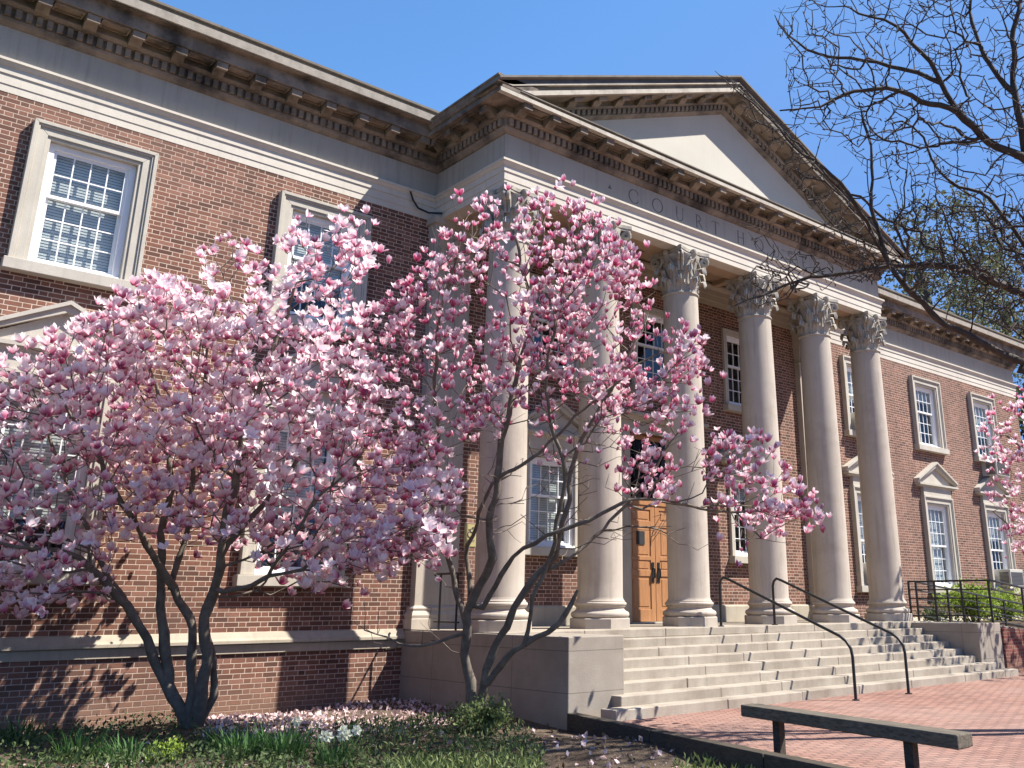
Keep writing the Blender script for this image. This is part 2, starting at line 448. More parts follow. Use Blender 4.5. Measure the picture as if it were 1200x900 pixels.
# inner faces and soffit of the portico beam
m = MB(); m.box(-XS + .3, XS - .3, YF + .3, .32, 7.42, 8.3)
m.box(-XS + .3, -5.3, .32, YW + .2, 7.42, 8.3); m.box(5.3, XS - .3, .32, YW + .2, 7.42, 8.3)
m.build('portico_beam', M['soffit'], court)
m = MB(); m.sweep([(-5.3, YW), (5.3, YW)], [(-.02, 7.42), (.03, 7.42), (.03, 7.54), (.05, 7.545), (.05, 7.69), (.07, 7.695), (.07, 7.82), (.14, 7.9), (.14, 7.95), (-.02, 8.0)])
m.build('inner_architrave', M['stone'], court)
m = MB(); m.box(-5.3, 5.3, .32, YW + .1, 8.0, 8.15)
for k in range(-5, 6): m.box(k * .98 - .09, k * .98 + .09, .321, YW - .15, 7.88, 8.0)
m.build('portico_ceiling', M['soffit'], court)

# cornice: bed moulding, dentils, modillions, corona, gutter
BED = [(-.05, 8.43), (.03, 8.44), (.09, 8.50), (.10, 8.54), (.08, 8.545), (.08, 8.69), (.15, 8.70), (.20, 8.745), (.20, 8.765), (.16, 8.77), (.16, 8.88)]
WTOP = BED + [(.45, 8.88), (.45, 8.872), (.475, 8.872), (.475, 9.10), (.6, 9.105), (.6, 9.125), (-.05, 9.14)]
FTOP = BED + [(.46, 8.88), (.46, 8.87), (.54, 8.87), (.54, 8.945), (-.05, 8.95)]
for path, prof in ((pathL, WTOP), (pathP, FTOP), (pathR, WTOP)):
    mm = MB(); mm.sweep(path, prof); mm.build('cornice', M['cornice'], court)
fasc = [(.45, 9.127), (.635, 9.127), (.66, 9.255), (.45, 9.26)]
gut = [(.45, 9.261), (.60, 9.261), (.60, 9.34), (-.3, 9.33), (-.3, 9.2), (.45, 9.2)]
lip = [(.4, 9.341), (.645, 9.345), (.645, 9.385), (.4, 9.39)]
for path in ([(XL, 14), (XL, YW), (-XS + .2, YW)], [(XS - .2, YW), (XR, YW), (XR, 14)]):
    mm = MB(); mm.sweep(path, fasc); mm.build('cornice_fascia', M['fascia'], court)
    mm = MB(); mm.sweep(path, gut); mm.sweep(path, lip); mm.build('gutter', M['gutter'], court)
ff = [(.4, 8.955), (.53, 8.955), (.53, 8.985), (.565, 8.99), (.565, 9.012), (.4, 9.03)]
mm = MB(); mm.sweep([(-XS - .1, YF), (XS + .1, YF)], ff); mm.build('gutter', M['gutter'], court)
ffl = [(.45, 8.868), (.55, 8.868), (.55, 8.942), (.45, 8.942)]
mm = MB(); mm.sweep([(-XS - .53, YF), (XS + .53, YF)], ffl); mm.build('cornice_fascia', M['fascia'], court)
side = [(-.05, 8.951), (.50, 8.951), (.50, 9.0), (.53, 9.02), (.565, 9.1), (.565, 9.15), (.59, 9.16), (.59, 9.19), (-.3, 9.2)]
for sgn in (-1, 1):
    mm = MB()
    pth = [(-XS, YW - .5), (-XS, YF - .55)] if sgn < 0 else [(XS, YF - .55), (XS, YW - .5)]
    mm.sweep(pth, side); mm.build('gutter', M['cornice'], court)

def along(a, b, step, inset):
    a, b = np.array(a, float), np.array(b, float); L = np.linalg.norm(b - a); d = (b - a) / L
    n = max(1, round((L - 2 * inset) / step)); st = (L - 2 * inset) / n
    return [(a + d * (inset + k * st)) for k in range(n + 1)], d
def obox(m, c, d, half, p0, p1, z0, z1, shear=0.0):
    nr = np.array([d[1], -d[0]])
    q = []
    for z in (z0, z1):
        for s_, p in ((-half, p0), (half, p0), (half, p1), (-half, p1)):
            w = c + d * s_ + nr * p; q.append((w[0], w[1], z + shear * s_))
    m.add(q, [(0, 1, 2, 3), (7, 6, 5, 4), (0, 4, 5, 1), (1, 5, 6, 2), (2, 6, 7, 3), (3, 7, 4, 0)])
def modillion(m, c, d, z0=8.74, top=8.868, w=.1, ln=.45, p0=.17, shear=0.0, dz=0.0):
    """scrolled bracket: S-curved underside, thicker at the wall"""
    nr = np.array([d[1], -d[0]])
    prof = [(p0, top), (p0, z0 - .02), (p0 + .05, z0 - .035), (p0 + .1, z0 - .01), (p0 + .16, z0 + .045), (ln - .08, z0 + .04), (ln - .03, z0 - .0), (ln, z0 + .012), (ln, top)]
    A = [(*(c + d * -w + nr * p), z + dz - shear * w) for p, z in prof]
    B = [(*(c + d * w + nr * p), z + dz + shear * w) for p, z in prof]
    n = len(prof)
    m.add(A + B, [list(range(n)), list(range(n, 2 * n))[::-1]] + [(i, n + i, n + (i + 1) % n, (i + 1) % n) for i in range(n)])
segs = [((XL, YW), (-XS, YW), .0, .45), ((-XS, YW), (-XS, YF), .3, 0), ((-XS, YF), (XS, YF), 0, 0), ((XS, YF), (XS, YW), 0, .3), ((XS, YW), (XR, YW), .45, 0)]
dm = MB(); cf = dm; proto = None
for a, b, i0, i1 in segs:
    a = np.array(a, float); b = np.array(b, float); d = (b - a) / np.linalg.norm(b - a)
    A, B = a + d * i0, b - d * i1
    dm = MB(); cf = dm; pts, d = along(A, B, .135, .02)
    for c in pts: obox(dm, c, d, .039, .075, .15, 8.552, 8.688)
    pts, d = along(A, B, .65, .12)
    for c in pts:
        if proto is None:
            pm = MB(); modillion(pm, np.array([0., 0]), np.array([1., 0]), ln=.447, w=.09); proto = pm.build('modillion', M['cornice'], court); mm_ = proto
        else:
            mm_ = proto.copy(); COL.objects.link(mm_)
        mm_.location = Vector((c[0], c[1], 0)) - court.location; mm_.rotation_euler.z = math.atan2(d[1], d[0])
        if a[1] == b[1] == YF: mm_.scale = (1, 1.12, 1)
    for c0, c1 in zip(pts, pts[1:]):          # coffer frames in the soffit between the brackets
        c = (c0 + c1) / 2
        for hh, pa, pb in ((.2, .2, .225), (.2, .405, .43)): obox(cf, c, d, hh, pa, pb, 8.845, 8.879)
        for s_ in (-.19, .19): obox(cf, c + d * s_, d, .012, .2251, .4049, 8.845, 8.879)
    dm.build('dentil_course', M['cornice'], court)

# pediment
TAN = .41; ZA = 11.085
RK = [(-.03, -.03), (.03, .0), (.09, .05), (.09, .07), (.07, .075), (.07, .185), (.13, .19), (.16, .225), (.16, .24), (.13, .245), (.13, .335),
      (.46, .335), (.46, .325), (.49, .325), (.49, .43), (.45, .44), (-.03, .45)]
RK2 = [(.4, .432), (.50, .435), (.50, .53), (.53, .56), (.53, .65), (.62, .68), (.62, .72), (-.2, .735), (-.2, .45), (.4, .451)]
def rake(prof, sgn, m, zmin=8.96, xe=XS + .6):
    xs = [xe, 6.5, 6.4, 6.3, 6.2, 6.1, 6.0, 5.8, 5.5, 5, 4, 3, 2, 1, 0]
    k = len(prof); vs = []; fs = []
    for x in xs:
        for p, dz in prof: vs.append((sgn * x, YF - p, max(ZA - TAN * x + dz, zmin + .0005 * dz)))
    for i in range(len(xs) - 1):
        for j in range(k):
            a, b = i * k + j, i * k + (j + 1) % k
            fs.append((a, a + k, b + k, b) if sgn < 0 else (a, b, b + k, a + k))
    fs.append(list(range(k)) if sgn < 0 else list(range(k))[::-1])
    m.add(vs, fs)
m1, m2 = MB(), MB()
for sgn in (-1, 1):
    rake(RK, sgn, m1); rake(RK2, sgn, m2, 9.03)
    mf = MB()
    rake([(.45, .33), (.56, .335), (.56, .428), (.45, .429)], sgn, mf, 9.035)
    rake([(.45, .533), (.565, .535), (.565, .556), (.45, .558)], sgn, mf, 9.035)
    mf.build('cornice_fascia', M['fascia'] if sgn < 0 else M['gutter'], court)  # right-hand bands get a darker tone, muting their sunlit strips by colour
    n = int(5.3 / .135)
    for k in range(n):
        x = sgn * (.1 + k * .135); z = ZA - TAN * abs(x)
        obox(m1, np.array([x, YF]), np.array([1., 0]), .039, .065, .138, z + .078, z + .182, -sgn * TAN)
    for k in range(8):
        x = sgn * (.33 + k * .62); z = ZA - TAN * abs(x)
        m4 = MB(); modillion(m4, np.array([x, YF]), np.array([1., 0]), .245, .327, .1, .44, .14, -sgn * TAN, z); m4.build('modillion', M['rake'], court)
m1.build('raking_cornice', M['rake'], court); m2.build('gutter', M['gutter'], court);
xb = (ZA + .02 - 9.0) / TAN
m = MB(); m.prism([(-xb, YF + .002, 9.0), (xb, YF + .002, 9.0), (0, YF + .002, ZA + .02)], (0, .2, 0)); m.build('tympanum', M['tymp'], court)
# roofs
m = MB()
for sgn in (-1, 1):
    m.prism([(sgn * (XS + .55), YF - .55, 9.06), (0, YF - .55, 11.79), (0, YF - .55, 11.7), (sgn * (XS + .3), YF - .55, 9.02)], (0, 9.5, 0))
m.box(-XS + .15, XS - .15, YF + .35, 6, 8.35, 8.9)
for x0, x1 in ((XL - .5, -XS - .2), (XS + .2, XR + .5)):
    m.prism([(x0, YW - .5, 9.34), (x0, 14, 11.6), (x0, 14, 9.3), (x0, YW - .5, 9.3)], (x1 - x0, 0, 0))
m.build('roof', M['slate'], court)
# pilasters on the wall behind the end columns
for x0 in (-6.09, 5.25):
    x1 = x0 + .84; m = MB()
    m.box(x0, x1, YW - .16, YW + .1, .36, 6.5)
    m.sweep([(x0 - .0, YW + .05), (x0, YW - .16), (x1, YW - .16), (x1, YW + .05)], [(-.02, 0), (.1, 0), (.1, .16), (.085, .17), (.095, .22), (.07, .27), (.045, .29), (.06, .33), (.02, .37), (-.02, .38)])
    m.sweep([(x0, YW + .05), (x0, YW - .16), (x1, YW - .16), (x1, YW + .05)], [(-.02, 6.46), (.03, 6.47), (.03, 6.51), (-.02, 6.52)])
    m.prism([(x0, YW - .16, 6.5), (x1, YW - .16, 6.5), (x1 + .05, YW - .27, 7.3), (x0 - .05, YW - .27, 7.3)], (0, .3, 0))
    m.box(x0 - .1, x1 + .1, YW - .3, YW + .05, 7.3, 7.42)
    for zz, n_, dd in ((6.52, 4, .26), (6.72, 3, .34)):
        for k in range(n_):
            cx = x0 + (k + .5) * .84 / n_
            m.prism([(cx - .09, YW - .17, zz), (cx + .09, YW - .17, zz), (cx + .07, YW - .24, zz + dd * .8), (cx, YW - .3, zz + dd), (cx - .07, YW - .24, zz + dd * .8)], (0, -.03, -.0))
    m.build('pilaster', M['column'], court, smooth=30)

# ---- columns
def shaft():
    m = MB(); zs = np.linspace(.5, 6.46, 14); prof = []
    for z in zs:
        t = (z - .46) / 6.0; r = .3965 - .038 * max(0, (t - .25) / .75) ** 1.5
        prof.append((r, z))
    m.lathe([(.42, .455), (.4, .48)] + prof + [(.365, 6.47)], seg=56); return m
def base():
    m = MB(); h = .5055 / math.cos(PI / 8)
    m.lathe([(h, -.06), (h, .155), (h - .012, .168)], seg=8, rot=PI / 8)
    pr = [(.45, .165), (.485, .168)]
    for k in range(9):
        a = -PI / 2 + PI * k / 8; pr.append((.455 + .05 * math.cos(a), .225 + .053 * math.sin(a)))
    pr += [(.455, .285), (.44, .29), (.42, .31), (.412, .33), (.42, .35), (.44, .355), (.44, .365)]
    for k in range(9):
        a = -PI / 2 + PI * k / 8; pr.append((.43 + .03 * math.cos(a), .398 + .032 * math.sin(a)))
    pr += [(.43, .432), (.43, .45), (.41, .46), (.4, .5)]
    m.lathe(pr, seg=56); return m
def capital():
    m = MB()
    pr = [(.355, 6.44)]
    for k in range(7):
        a = -PI / 2 + PI * k / 6; pr.append((.365 + .022 * math.cos(a), 6.475 + .025 * math.sin(a)))
    pr += [(.33, 6.5), (.325, 6.7), (.335, 6.95), (.37, 7.15), (.43, 7.28), (.43, 7.31)]
    m.lathe(pr, seg=40)
    def leaf(ang, z0, h, w, r0, out):
        ts = np.linspace(0, 1, 10)
        path = []
        for t in ts:
            if t < .72: rr = r0 + out * .28 * (t / .72) ** 2; zz = z0 + h * t / .72
            else:
                a = (t - .72) / .28 * PI * 1.15
                rr = r0 + out * .28 + out * .36 * (1 - math.cos(a)); zz = z0 + h + out * .42 * math.sin(a)
            path.append((rr, zz))
        vs = []; fs = []; nx = 7
        for i, (rr, zz) in enumerate(path):
            t = ts[i]; ww = w * (1.0 if t < .6 else 1 - .55 * (t - .6) / .4) * (1 + (.16 if i % 2 else -.12))
            for j in range(nx):
                s_ = (j / (nx - 1) - .5) * 2
                rad = rr - .035 * (abs(s_) ** 1.5) + (.012 if j % 2 else -.01)
                da = s_ * ww / 2 / rr
                vs.append((rad * math.cos(ang + da), rad * math.sin(ang + da), zz - .05 * abs(s_) * (1 if t > .5 else .2)))
        n = len(path)
        for i in range(n - 1):
            for j in range(nx - 1):
                a = i * nx + j; fs.append((a, a + 1, a + nx + 1, a + nx))
        m.add(vs, fs)
    for k in range(8): leaf(k * PI / 4, 6.5, .25, .255, .355, .2)
    for k in range(8): leaf(k * PI / 4 + PI / 8, 6.5, .47, .25, .345, .25)
    def spiral(ang, r0, z0, r1, z1, R, turns, th, side=0.0):
        pts = []; cr, cz = r1, z1 - R
        for t in np.linspace(0, 1, 7)[:-1]:
            pts.append((r0 + (cr - .3 * R - r0) * t ** 1.5, z0 + (z1 - z0) * t ** .8))
        for t in np.linspace(0, 1, 16):
            a = PI / 2 - t * turns * 2 * PI; q = R * (1 - .75 * t); pts.append((cr + q * math.cos(a), cz + q * math.sin(a)))
        P3 = [(r * math.cos(ang) - side * math.sin(ang), r * math.sin(ang) + side * math.cos(ang), z) for r, z in pts]
        m.tube(P3, [th] * 6 + list(np.linspace(th, th * .55, 16)), 6)
    for k in range(4):
        a = PI / 4 + k * PI / 2
        spiral(a, .36, 6.95, .515, 7.305, .085, 1.35, .036, .035); spiral(a, .36, 6.95, .515, 7.305, .085, 1.35, .036, -.035)
        b = k * PI / 2
        for sd in (-1, 1):   # inner helices meeting under the flower
            pts = []
            for t in np.linspace(0, 1, 5): pts.append((.22 * sd * (1 - t * .55), 7.0 + .2 * t))
            for t in np.linspace(0, 1, 10):
                q = .05 * (1 - .7 * t); aa = PI / 2 + sd * t * 2.4 * PI
                pts.append((.095 * sd + q * math.cos(aa), 7.2 + q * math.sin(aa)))
            P3 = [((.4 + (z - 7) * .08) * math.cos(b) - s_ * math.sin(b), (.4 + (z - 7) * .08) * math.sin(b) + s_ * math.cos(b), z) for s_, z in pts]
            m.tube(P3, .02, 5)
        c = (.415 * math.cos(b), .415 * math.sin(b), 7.36)
        m.lathe([(.0, -.07), (.06, -.05), (.075, 0), (.06, .05), (0, .07)], c, 10, capped=False)
    # abacus with hollow sides and clipped horns
    out = []
    for k in range(4):
        a = k * PI / 2
        for s_ in np.linspace(-1, 1, 9):
            x, y = .375 + .085 * s_ * s_, .43 * s_
            out.append((x * math.cos(a) - y * math.sin(a), x * math.sin(a) + y * math.cos(a)))
    for z0, z1, k in ((7.305, 7.35, .965), (7.352, 7.419, 1.0)):
        m.prism([(x * k, y * k, z0) for x, y in out], (0, 0, z1 - z0))
    return m
first = None
for X in COLX:
    if first is None:
        c_ = bpy.data.objects.new('column', None); COL.objects.link(c_); c_.parent = court
        shaft().build('shaft', M['column'], c_, smooth=30, loc=(0, 0, 0))
        base().build('base', M['column'], c_, smooth=35, loc=(0, 0, 0))
        capital().build('capital', M['capital'], c_, smooth=50, loc=(0, 0, 0)); first = c_
    else:
        c_ = copy_tree(first)
        c_.parent = court
    c_.location = Vector((X, 0, 0)) - court.location

# ---- windows
def frame_u(m, x0, x1, z0, z1, a, b, y0, y1, bottom=False):
    """U (or closed) frame between insets a and b, mitred, from y0 (front) to y1"""
    O = [(x0 + a, z0 + (a if bottom else 0)), (x0 + a, z1 - a), (x1 - a, z1 - a), (x1 - a, z0 + (a if bottom else 0))]
    I = [(x0 + b, z0 + (b if bottom else 0)), (x0 + b, z1 - b), (x1 - b, z1 - b), (x1 - b, z0 + (b if bottom else 0))]
    n = 4 if bottom else 3
    for i in range(n):
        j = (i + 1) % 4
        q = [O[i], O[j], I[j], I[i]]
        m.prism([(x, y0, z) for x, z in q], (0, y1 - y0, 0))
def window(name, x0, x1, z0, z1, cw, up, lo, ncol=4, split=.42, sill_h=.165, hood=False, blind=None, plain=False):
    w = bpy.data.objects.new(name, None); COL.objects.link(w); w.parent = court
    loc = Vector(((x0 + x1) / 2, YW, z0)); w.location = loc - court.location
    L = tuple(-loc)
    m = MB()
    if plain:
        frame_u(m, x0, x1, z0, z1, 0, .05, YW - .07, YW + .05); frame_u(m, x0, x1, z0, z1, .05, cw, YW - .045, YW + .12)
    else:
        frame_u(m, x0, x1, z0, z1, 0, .055, YW - .13, YW + .02); frame_u(m, x0, x1, z0, z1, .055, .085, YW - .11, YW + .02)
        frame_u(m, x0, x1, z0, z1, .085, .2, YW - .085, YW + .02); frame_u(m, x0, x1, z0, z1, .2, cw, YW - .06, YW + .16)
    m.build('casing', M['casing'], w, loc=L, bevel=.006)
    m = MB(); m.box(x0 - .05, x1 + .05, YW - .17, YW + .06, z0 - sill_h, z0 - .003)
    m.build('sill', M['casing'], w, loc=L, bevel=.008)
    a, b, c, d = x0 + cw, x1 - cw, z0, z1 - cw
    m = MB(); frame_u(m, a, b, c, d, 0.001, .09, YW + .025, YW + .2, True)
    m.box(a + .002, b - .002, YW - .04, YW + .024, c + .001, c + .05)
    m.build('window_frame', M['white'], w, loc=L, bevel=.004)
    a += .085; b -= .085; c += .085; d -= .085
    zm = d - (d - c) * split
    for nm, q0, q1, y, rows in (('upper_sash', zm - .025, d, YW + .06, up), ('lower_sash', c, zm + .025, YW + .105, lo)):
        m = MB(); frame_u(m, a, b, q0, q1, .001, .05, y, y + .04, True)
        for k in range(1, ncol):
            x = a + .05 + (b - a - .1) * k / ncol; m.box(x - .009, x + .009, y + .006, y + .034, q0 + .05, q1 - .05)
        for k in range(1, rows):
            z = q0 + .05 + (q1 - q0 - .1) * k / rows; m.box(a + .05, b - .05, y + .007, y + .033, z - .009, z + .009)
        s_ = m.build(nm, M['white'], w, loc=L)
        g_ = MB().add([(a + .04, y + .02, q0 + .04), (b - .04, y + .02, q0 + .04), (b - .04, y + .02, q1 - .04), (a + .04, y + .02, q1 - .04)], [(0, 1, 2, 3)])
        g_.build('pane_glass', M['glass'], w, loc=L)
    if blind:
        m = MB(); z = d - .01; bot = c + (d - c) * (1 - blind)
        while z > bot:
            m.add([(a + .03, YW + .20, z - .041), (b - .03, YW + .20, z - .041), (b - .03, YW + .208, z), (a + .03, YW + .208, z)], [(0, 1, 2, 3)]); z -= .045
        m.box(a + .03, b - .03, YW + .205, YW + .235, bot - .03, bot)
        m.build('blind', M['blind'], w, loc=L)
    m = MB(); y2 = YW + 1.1
    m.add([(a - .4, y2, c - .3), (b + .4, y2, c - .3), (b + .4, y2, d + .3), (a - .4, y2, d + .3), (a - .1, YW + .27, c - .1), (b + .1, YW + .27, c - .1), (b + .1, YW + .27, d + .1), (a - .1, YW + .27, d + .1)],
          [(0, 1, 2, 3), (0, 4, 5, 1), (1, 5, 6, 2), (2, 6, 7, 3), (3, 7, 4, 0)])
    m.build('room', M['room'], w, loc=L)
    if hood:
        m = MB(); cx = (x0 + x1) / 2; hw = (x1 - x0) / 2 + .1
        m.box(x0 + .04, x1 - .04, YW - .1, YW + .02, z1 + .002, z1 + .25)
        m.sweep([(cx - hw, YW + .01), (cx - hw, YW - .02), (cx + hw, YW - .02), (cx + hw, YW + .01)],
                [(-.01, z1 + .25), (.08, z1 + .25), (.11, z1 + .29), (.18, z1 + .30), (.18, z1 + .355), (-.01, z1 + .36)])
        e = hw + .2; zb = z1 + .362; h = .62
        for s_ in (-1, 1):
            for p0, t0, t1 in ((.15, .0, .055), (.2, .055, .115)):
                q = [(cx + s_ * e, zb + t0), (cx + s_ * e, zb + t1), (cx, zb + h * .86 + t1 + .04), (cx, zb + h * .86 + t0 + .04 - (.0 if t0 else .05))]
                m.prism([(x, YW - p0, z) for x, z in q], (0, p0 + .01, 0))
        m.prism([(cx - e + .1, YW - .05, zb), (cx + e - .1, YW - .05, zb), (cx, YW - .05, zb + h * .86)], (0, .06, 0))
        m.build('pediment_hood', M['casing'], w, loc=L)
    return w
random.seed(3)
for i, x in enumerate(LEFT_X):
    window('window', x, x + WW, *WIN_UP, CW, 2, 3, blind=(.6, .985, .62)[i])
    window('window', x, x + WW, *WIN_LO, CW, 3, 3, split=.5, hood=True, blind=(.5, .72, .6)[i])
for i, x in enumerate(RIGHT_X):
    window('window', x, x + WW, *WIN_UP, CW, 2, 3, blind=(.5, .2, .6)[i])
    window('window', x, x + WW, *WIN_LO, CW, 3, 3, split=.5, hood=True, blind=(.6, .95, .35)[i])
for i, (a, b) in enumerate(PORT):
    window('portico_window', a, b, *PUP, .14, 2, 3, plain=True, blind=(.3, None)[i])
    window('portico_window', a, b, *PLO, .14, 2, 3, plain=True, hood=True, blind=(.97, .2)[i])
window('portico_window', -.8, .8, *PUP, .14, 2, 3, plain=True)

# ---- entrance
YD = YW + .15
m = MB()
m.box(-1.22, -.93, YW - .07, YW + .3, 0, 3.96); m.box(.93, 1.22, YW - .07, YW + .3, 0, 3.96); m.box(-1.22, 1.22, YW - .07, YW + .3, 3.962, 4.2)
m.sweep([(-1.22, YW + .02), (-1.22, YW - .072), (1.22, YW - .072), (1.22, YW + .02)], [(-.01, 4.201), (.05, 4.201), (.12, 4.28), (.2, 4.29), (.2, 4.36), (-.01, 4.4)])
m.box(-.93, .93, YW - .05, YW + .3, -.05, .03)
m.build('door_surround', M['stone'], court, bevel=.006)
m = MB(); m.box(-.929, -.86, YD - .02, YD + .12, .03, 3.95); m.box(.86, .929, YD - .02, YD + .12, .03, 3.95); m.box(-.86, .86, YD - .02, YD + .12, 2.44, 2.56)
m.box(-.86, .86, YD - .018, YD + .12, 3.86, 3.95)
m.build('door_frame', M['door'], court)
for s_ in (-1, 1):
    x0, x1 = (-.858, -.006) if s_ < 0 else (.006, .858)
    m = MB(); m.box(x0, x1, YD + .02, YD + .07, .035, 2.438)
    for z0, z1 in ((.3, .92), (1.06, 1.28), (1.36, 1.98), (2.08, 2.36)):
        m.box(x0 + .1, x1 - .1, YD + .035, YD + .05, z0, z1)
    fr = MB()
    for xa, xb_ in ((x0, x0 + .13), (x1 - .13, x1)): fr.box(xa, xb_, YD, YD + .0199, .036, 2.437)
    for z0, z1 in ((.036, .28), (.95, 1.08), (1.28, 1.36), (1.98, 2.1), (2.34, 2.437)): fr.box(x0 + .1301, x1 - .1301, YD + .0005, YD + .0198, z0, z1)
    for z0, z1 in ((.34, .89), (1.4, 1.94), (2.14, 2.3), (1.11, 1.25)): fr.box(x0 + .19, x1 - .19, YD + .01, YD + .0198, z0, z1)
    m.v += []; off = len(m.v); m.add(fr.v, fr.f)
    lf = m.build('door_leaf', M['door'], court, bevel=.005)
    h = MB(); xc = -.085 if s_ < 0 else .085
    h.box(xc - .035, xc + .035, YD - .012, YD - .001, .82, 1.24)
    h.tube([(xc, YD - .012, .9), (xc, YD - .06, .93), (xc, YD - .065, 1.0), (xc, YD - .06, 1.1), (xc, YD - .012, 1.13)], .014, 8)
    h.build('door_handle', M['black'], lf)
    if s_ < 0:
        h = MB(); h.box(-.56, -.32, YD - .006, YD - .001, 1.6, 1.88); h.build('door_window', M['room'], lf)
m = MB()
for k in range(1, 6): m.box(-.86 + k * .287 - .012, -.86 + k * .287 + .012, YD + .03, YD + .06, 2.56, 3.86)
for k in range(1, 4): m.box(-.86, .86, YD + .032, YD + .058, 2.56 + k * .325 - .012, 2.56 + k * .325 + .012)
for cx in (-.43, .43):
    m.tube([(cx + .2 * math.cos(a), YD + .02, 3.21 + .35 * math.sin(a)) for a in np.linspace(0, 2 * PI, 17)], .012, 5, False)
tr = m.build('transom_grille', M['black'], court)
MB().add([(-.86, YD + .07, 2.56), (.86, YD + .07, 2.56), (.86, YD + .07, 3.86), (-.86, YD + .07, 3.86)], [(0, 1, 2, 3)]).build('transom_glass', M['dark_glass'], court)
m = MB(); m.add([(-1.2, YD + .9, 0), (1.2, YD + .9, 0), (1.2, YD + .9, 4), (-1.2, YD + .9, 4)], [(0, 1, 2, 3)]); m.build('entrance_hall', M['room'], court)

# ---- inscription: slightly raised bars, groove shade put into their dark colour
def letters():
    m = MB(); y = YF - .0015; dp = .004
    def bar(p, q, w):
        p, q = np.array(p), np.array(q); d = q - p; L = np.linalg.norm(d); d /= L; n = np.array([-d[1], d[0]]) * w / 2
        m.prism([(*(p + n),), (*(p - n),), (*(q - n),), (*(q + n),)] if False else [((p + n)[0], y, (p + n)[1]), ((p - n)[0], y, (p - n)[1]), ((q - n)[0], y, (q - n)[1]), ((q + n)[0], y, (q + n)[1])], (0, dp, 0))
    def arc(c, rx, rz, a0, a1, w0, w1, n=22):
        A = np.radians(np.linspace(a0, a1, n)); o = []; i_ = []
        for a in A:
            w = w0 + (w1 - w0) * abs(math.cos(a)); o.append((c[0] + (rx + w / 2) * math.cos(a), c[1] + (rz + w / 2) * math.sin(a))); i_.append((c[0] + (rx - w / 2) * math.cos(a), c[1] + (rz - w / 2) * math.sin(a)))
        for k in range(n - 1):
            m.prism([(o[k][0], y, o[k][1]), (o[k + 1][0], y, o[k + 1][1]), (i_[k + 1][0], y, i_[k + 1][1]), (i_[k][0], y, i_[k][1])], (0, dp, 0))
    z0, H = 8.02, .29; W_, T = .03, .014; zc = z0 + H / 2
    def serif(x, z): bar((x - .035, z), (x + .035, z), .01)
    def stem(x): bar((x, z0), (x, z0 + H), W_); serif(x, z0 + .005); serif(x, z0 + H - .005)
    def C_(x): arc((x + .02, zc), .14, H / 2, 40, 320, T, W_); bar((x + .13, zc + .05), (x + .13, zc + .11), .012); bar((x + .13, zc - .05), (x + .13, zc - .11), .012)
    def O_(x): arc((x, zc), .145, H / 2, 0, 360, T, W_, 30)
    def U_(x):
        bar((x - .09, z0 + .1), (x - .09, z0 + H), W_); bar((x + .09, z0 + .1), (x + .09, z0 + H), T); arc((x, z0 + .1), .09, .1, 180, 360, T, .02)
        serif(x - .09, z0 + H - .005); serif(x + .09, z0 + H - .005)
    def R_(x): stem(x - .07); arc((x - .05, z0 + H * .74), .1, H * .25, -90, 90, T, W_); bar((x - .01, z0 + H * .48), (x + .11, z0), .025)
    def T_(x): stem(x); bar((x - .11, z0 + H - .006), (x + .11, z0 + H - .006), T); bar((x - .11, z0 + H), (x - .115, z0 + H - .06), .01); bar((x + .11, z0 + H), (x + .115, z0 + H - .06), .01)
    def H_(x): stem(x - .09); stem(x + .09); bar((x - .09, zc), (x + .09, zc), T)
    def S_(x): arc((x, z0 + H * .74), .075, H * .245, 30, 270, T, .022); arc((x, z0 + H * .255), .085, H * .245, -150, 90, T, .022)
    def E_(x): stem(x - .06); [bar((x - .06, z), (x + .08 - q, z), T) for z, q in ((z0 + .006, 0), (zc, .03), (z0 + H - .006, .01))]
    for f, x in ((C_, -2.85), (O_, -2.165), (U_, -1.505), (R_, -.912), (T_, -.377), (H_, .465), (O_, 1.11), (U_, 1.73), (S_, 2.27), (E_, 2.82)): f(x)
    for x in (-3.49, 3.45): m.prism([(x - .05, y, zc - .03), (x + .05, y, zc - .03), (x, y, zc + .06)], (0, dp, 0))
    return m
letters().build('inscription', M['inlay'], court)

# ------------------------------------------------------------------ steps and cheek blocks
stairs = empty('entrance_steps', (0, -1.6, GZ), 'broad flight of pale stone entrance steps between two cheek blocks', 'steps')
rs = random.Random(5)
RH = 1.06 / 8; TR = .29; Y0 = -.85
def stone_row(x0, x1, yf, yb, z0, z1, ln=1.7):
    m = MB(); x = x0
    while x < x1 - .01:
        b = min(x1, x + ln * rs.uniform(.75, 1.25))
        if x1 - b < .5: b = x1
        j = rs.uniform(-.006, .006)
        m.box(x, b - (.007 if b < x1 else 0), yf + j, yb, z0, z1 + rs.uniform(-.003, .003)); x = b
    return m
stone_row(-6.15, 6.15, Y0, Y0 + .45, -.135, 0, 1.5).build('landing_edge', M['step'], stairs, bevel=.012)
m = MB(); m.box(-6.15, 6.15, Y0 + .4505, YW - .001, -.3, -.002); m.build('portico_floor', M['step'], stairs)
for k in range(1, 8):
    e = 5.17 if k < 6 else (5.42 if k == 6 else 5.78)
    z1 = -RH * k
    stone_row(-e, e, Y0 - TR * k, Y0 - TR * (k - 1) + .02, z1 - RH - .02, z1, 1.8).build('step', M['step'], stairs, bevel=.014)
m = MB(); m.box(-5.3, 5.3, Y0 - TR * 5, Y0 + .1, GZ - .1, -RH * 6 - .05); m.build('step_core', M['step'], stairs)
for x0, x1 in ((-6.2, -5.175), (5.175, 6.2)):
    m = MB(); m.box(x0, x1, -2.4, YW - .005 if x0 < 0 else 1.9, GZ - .25, -.018)
    m.build('cheek_block', M['cheek'], stairs, bevel=.015)

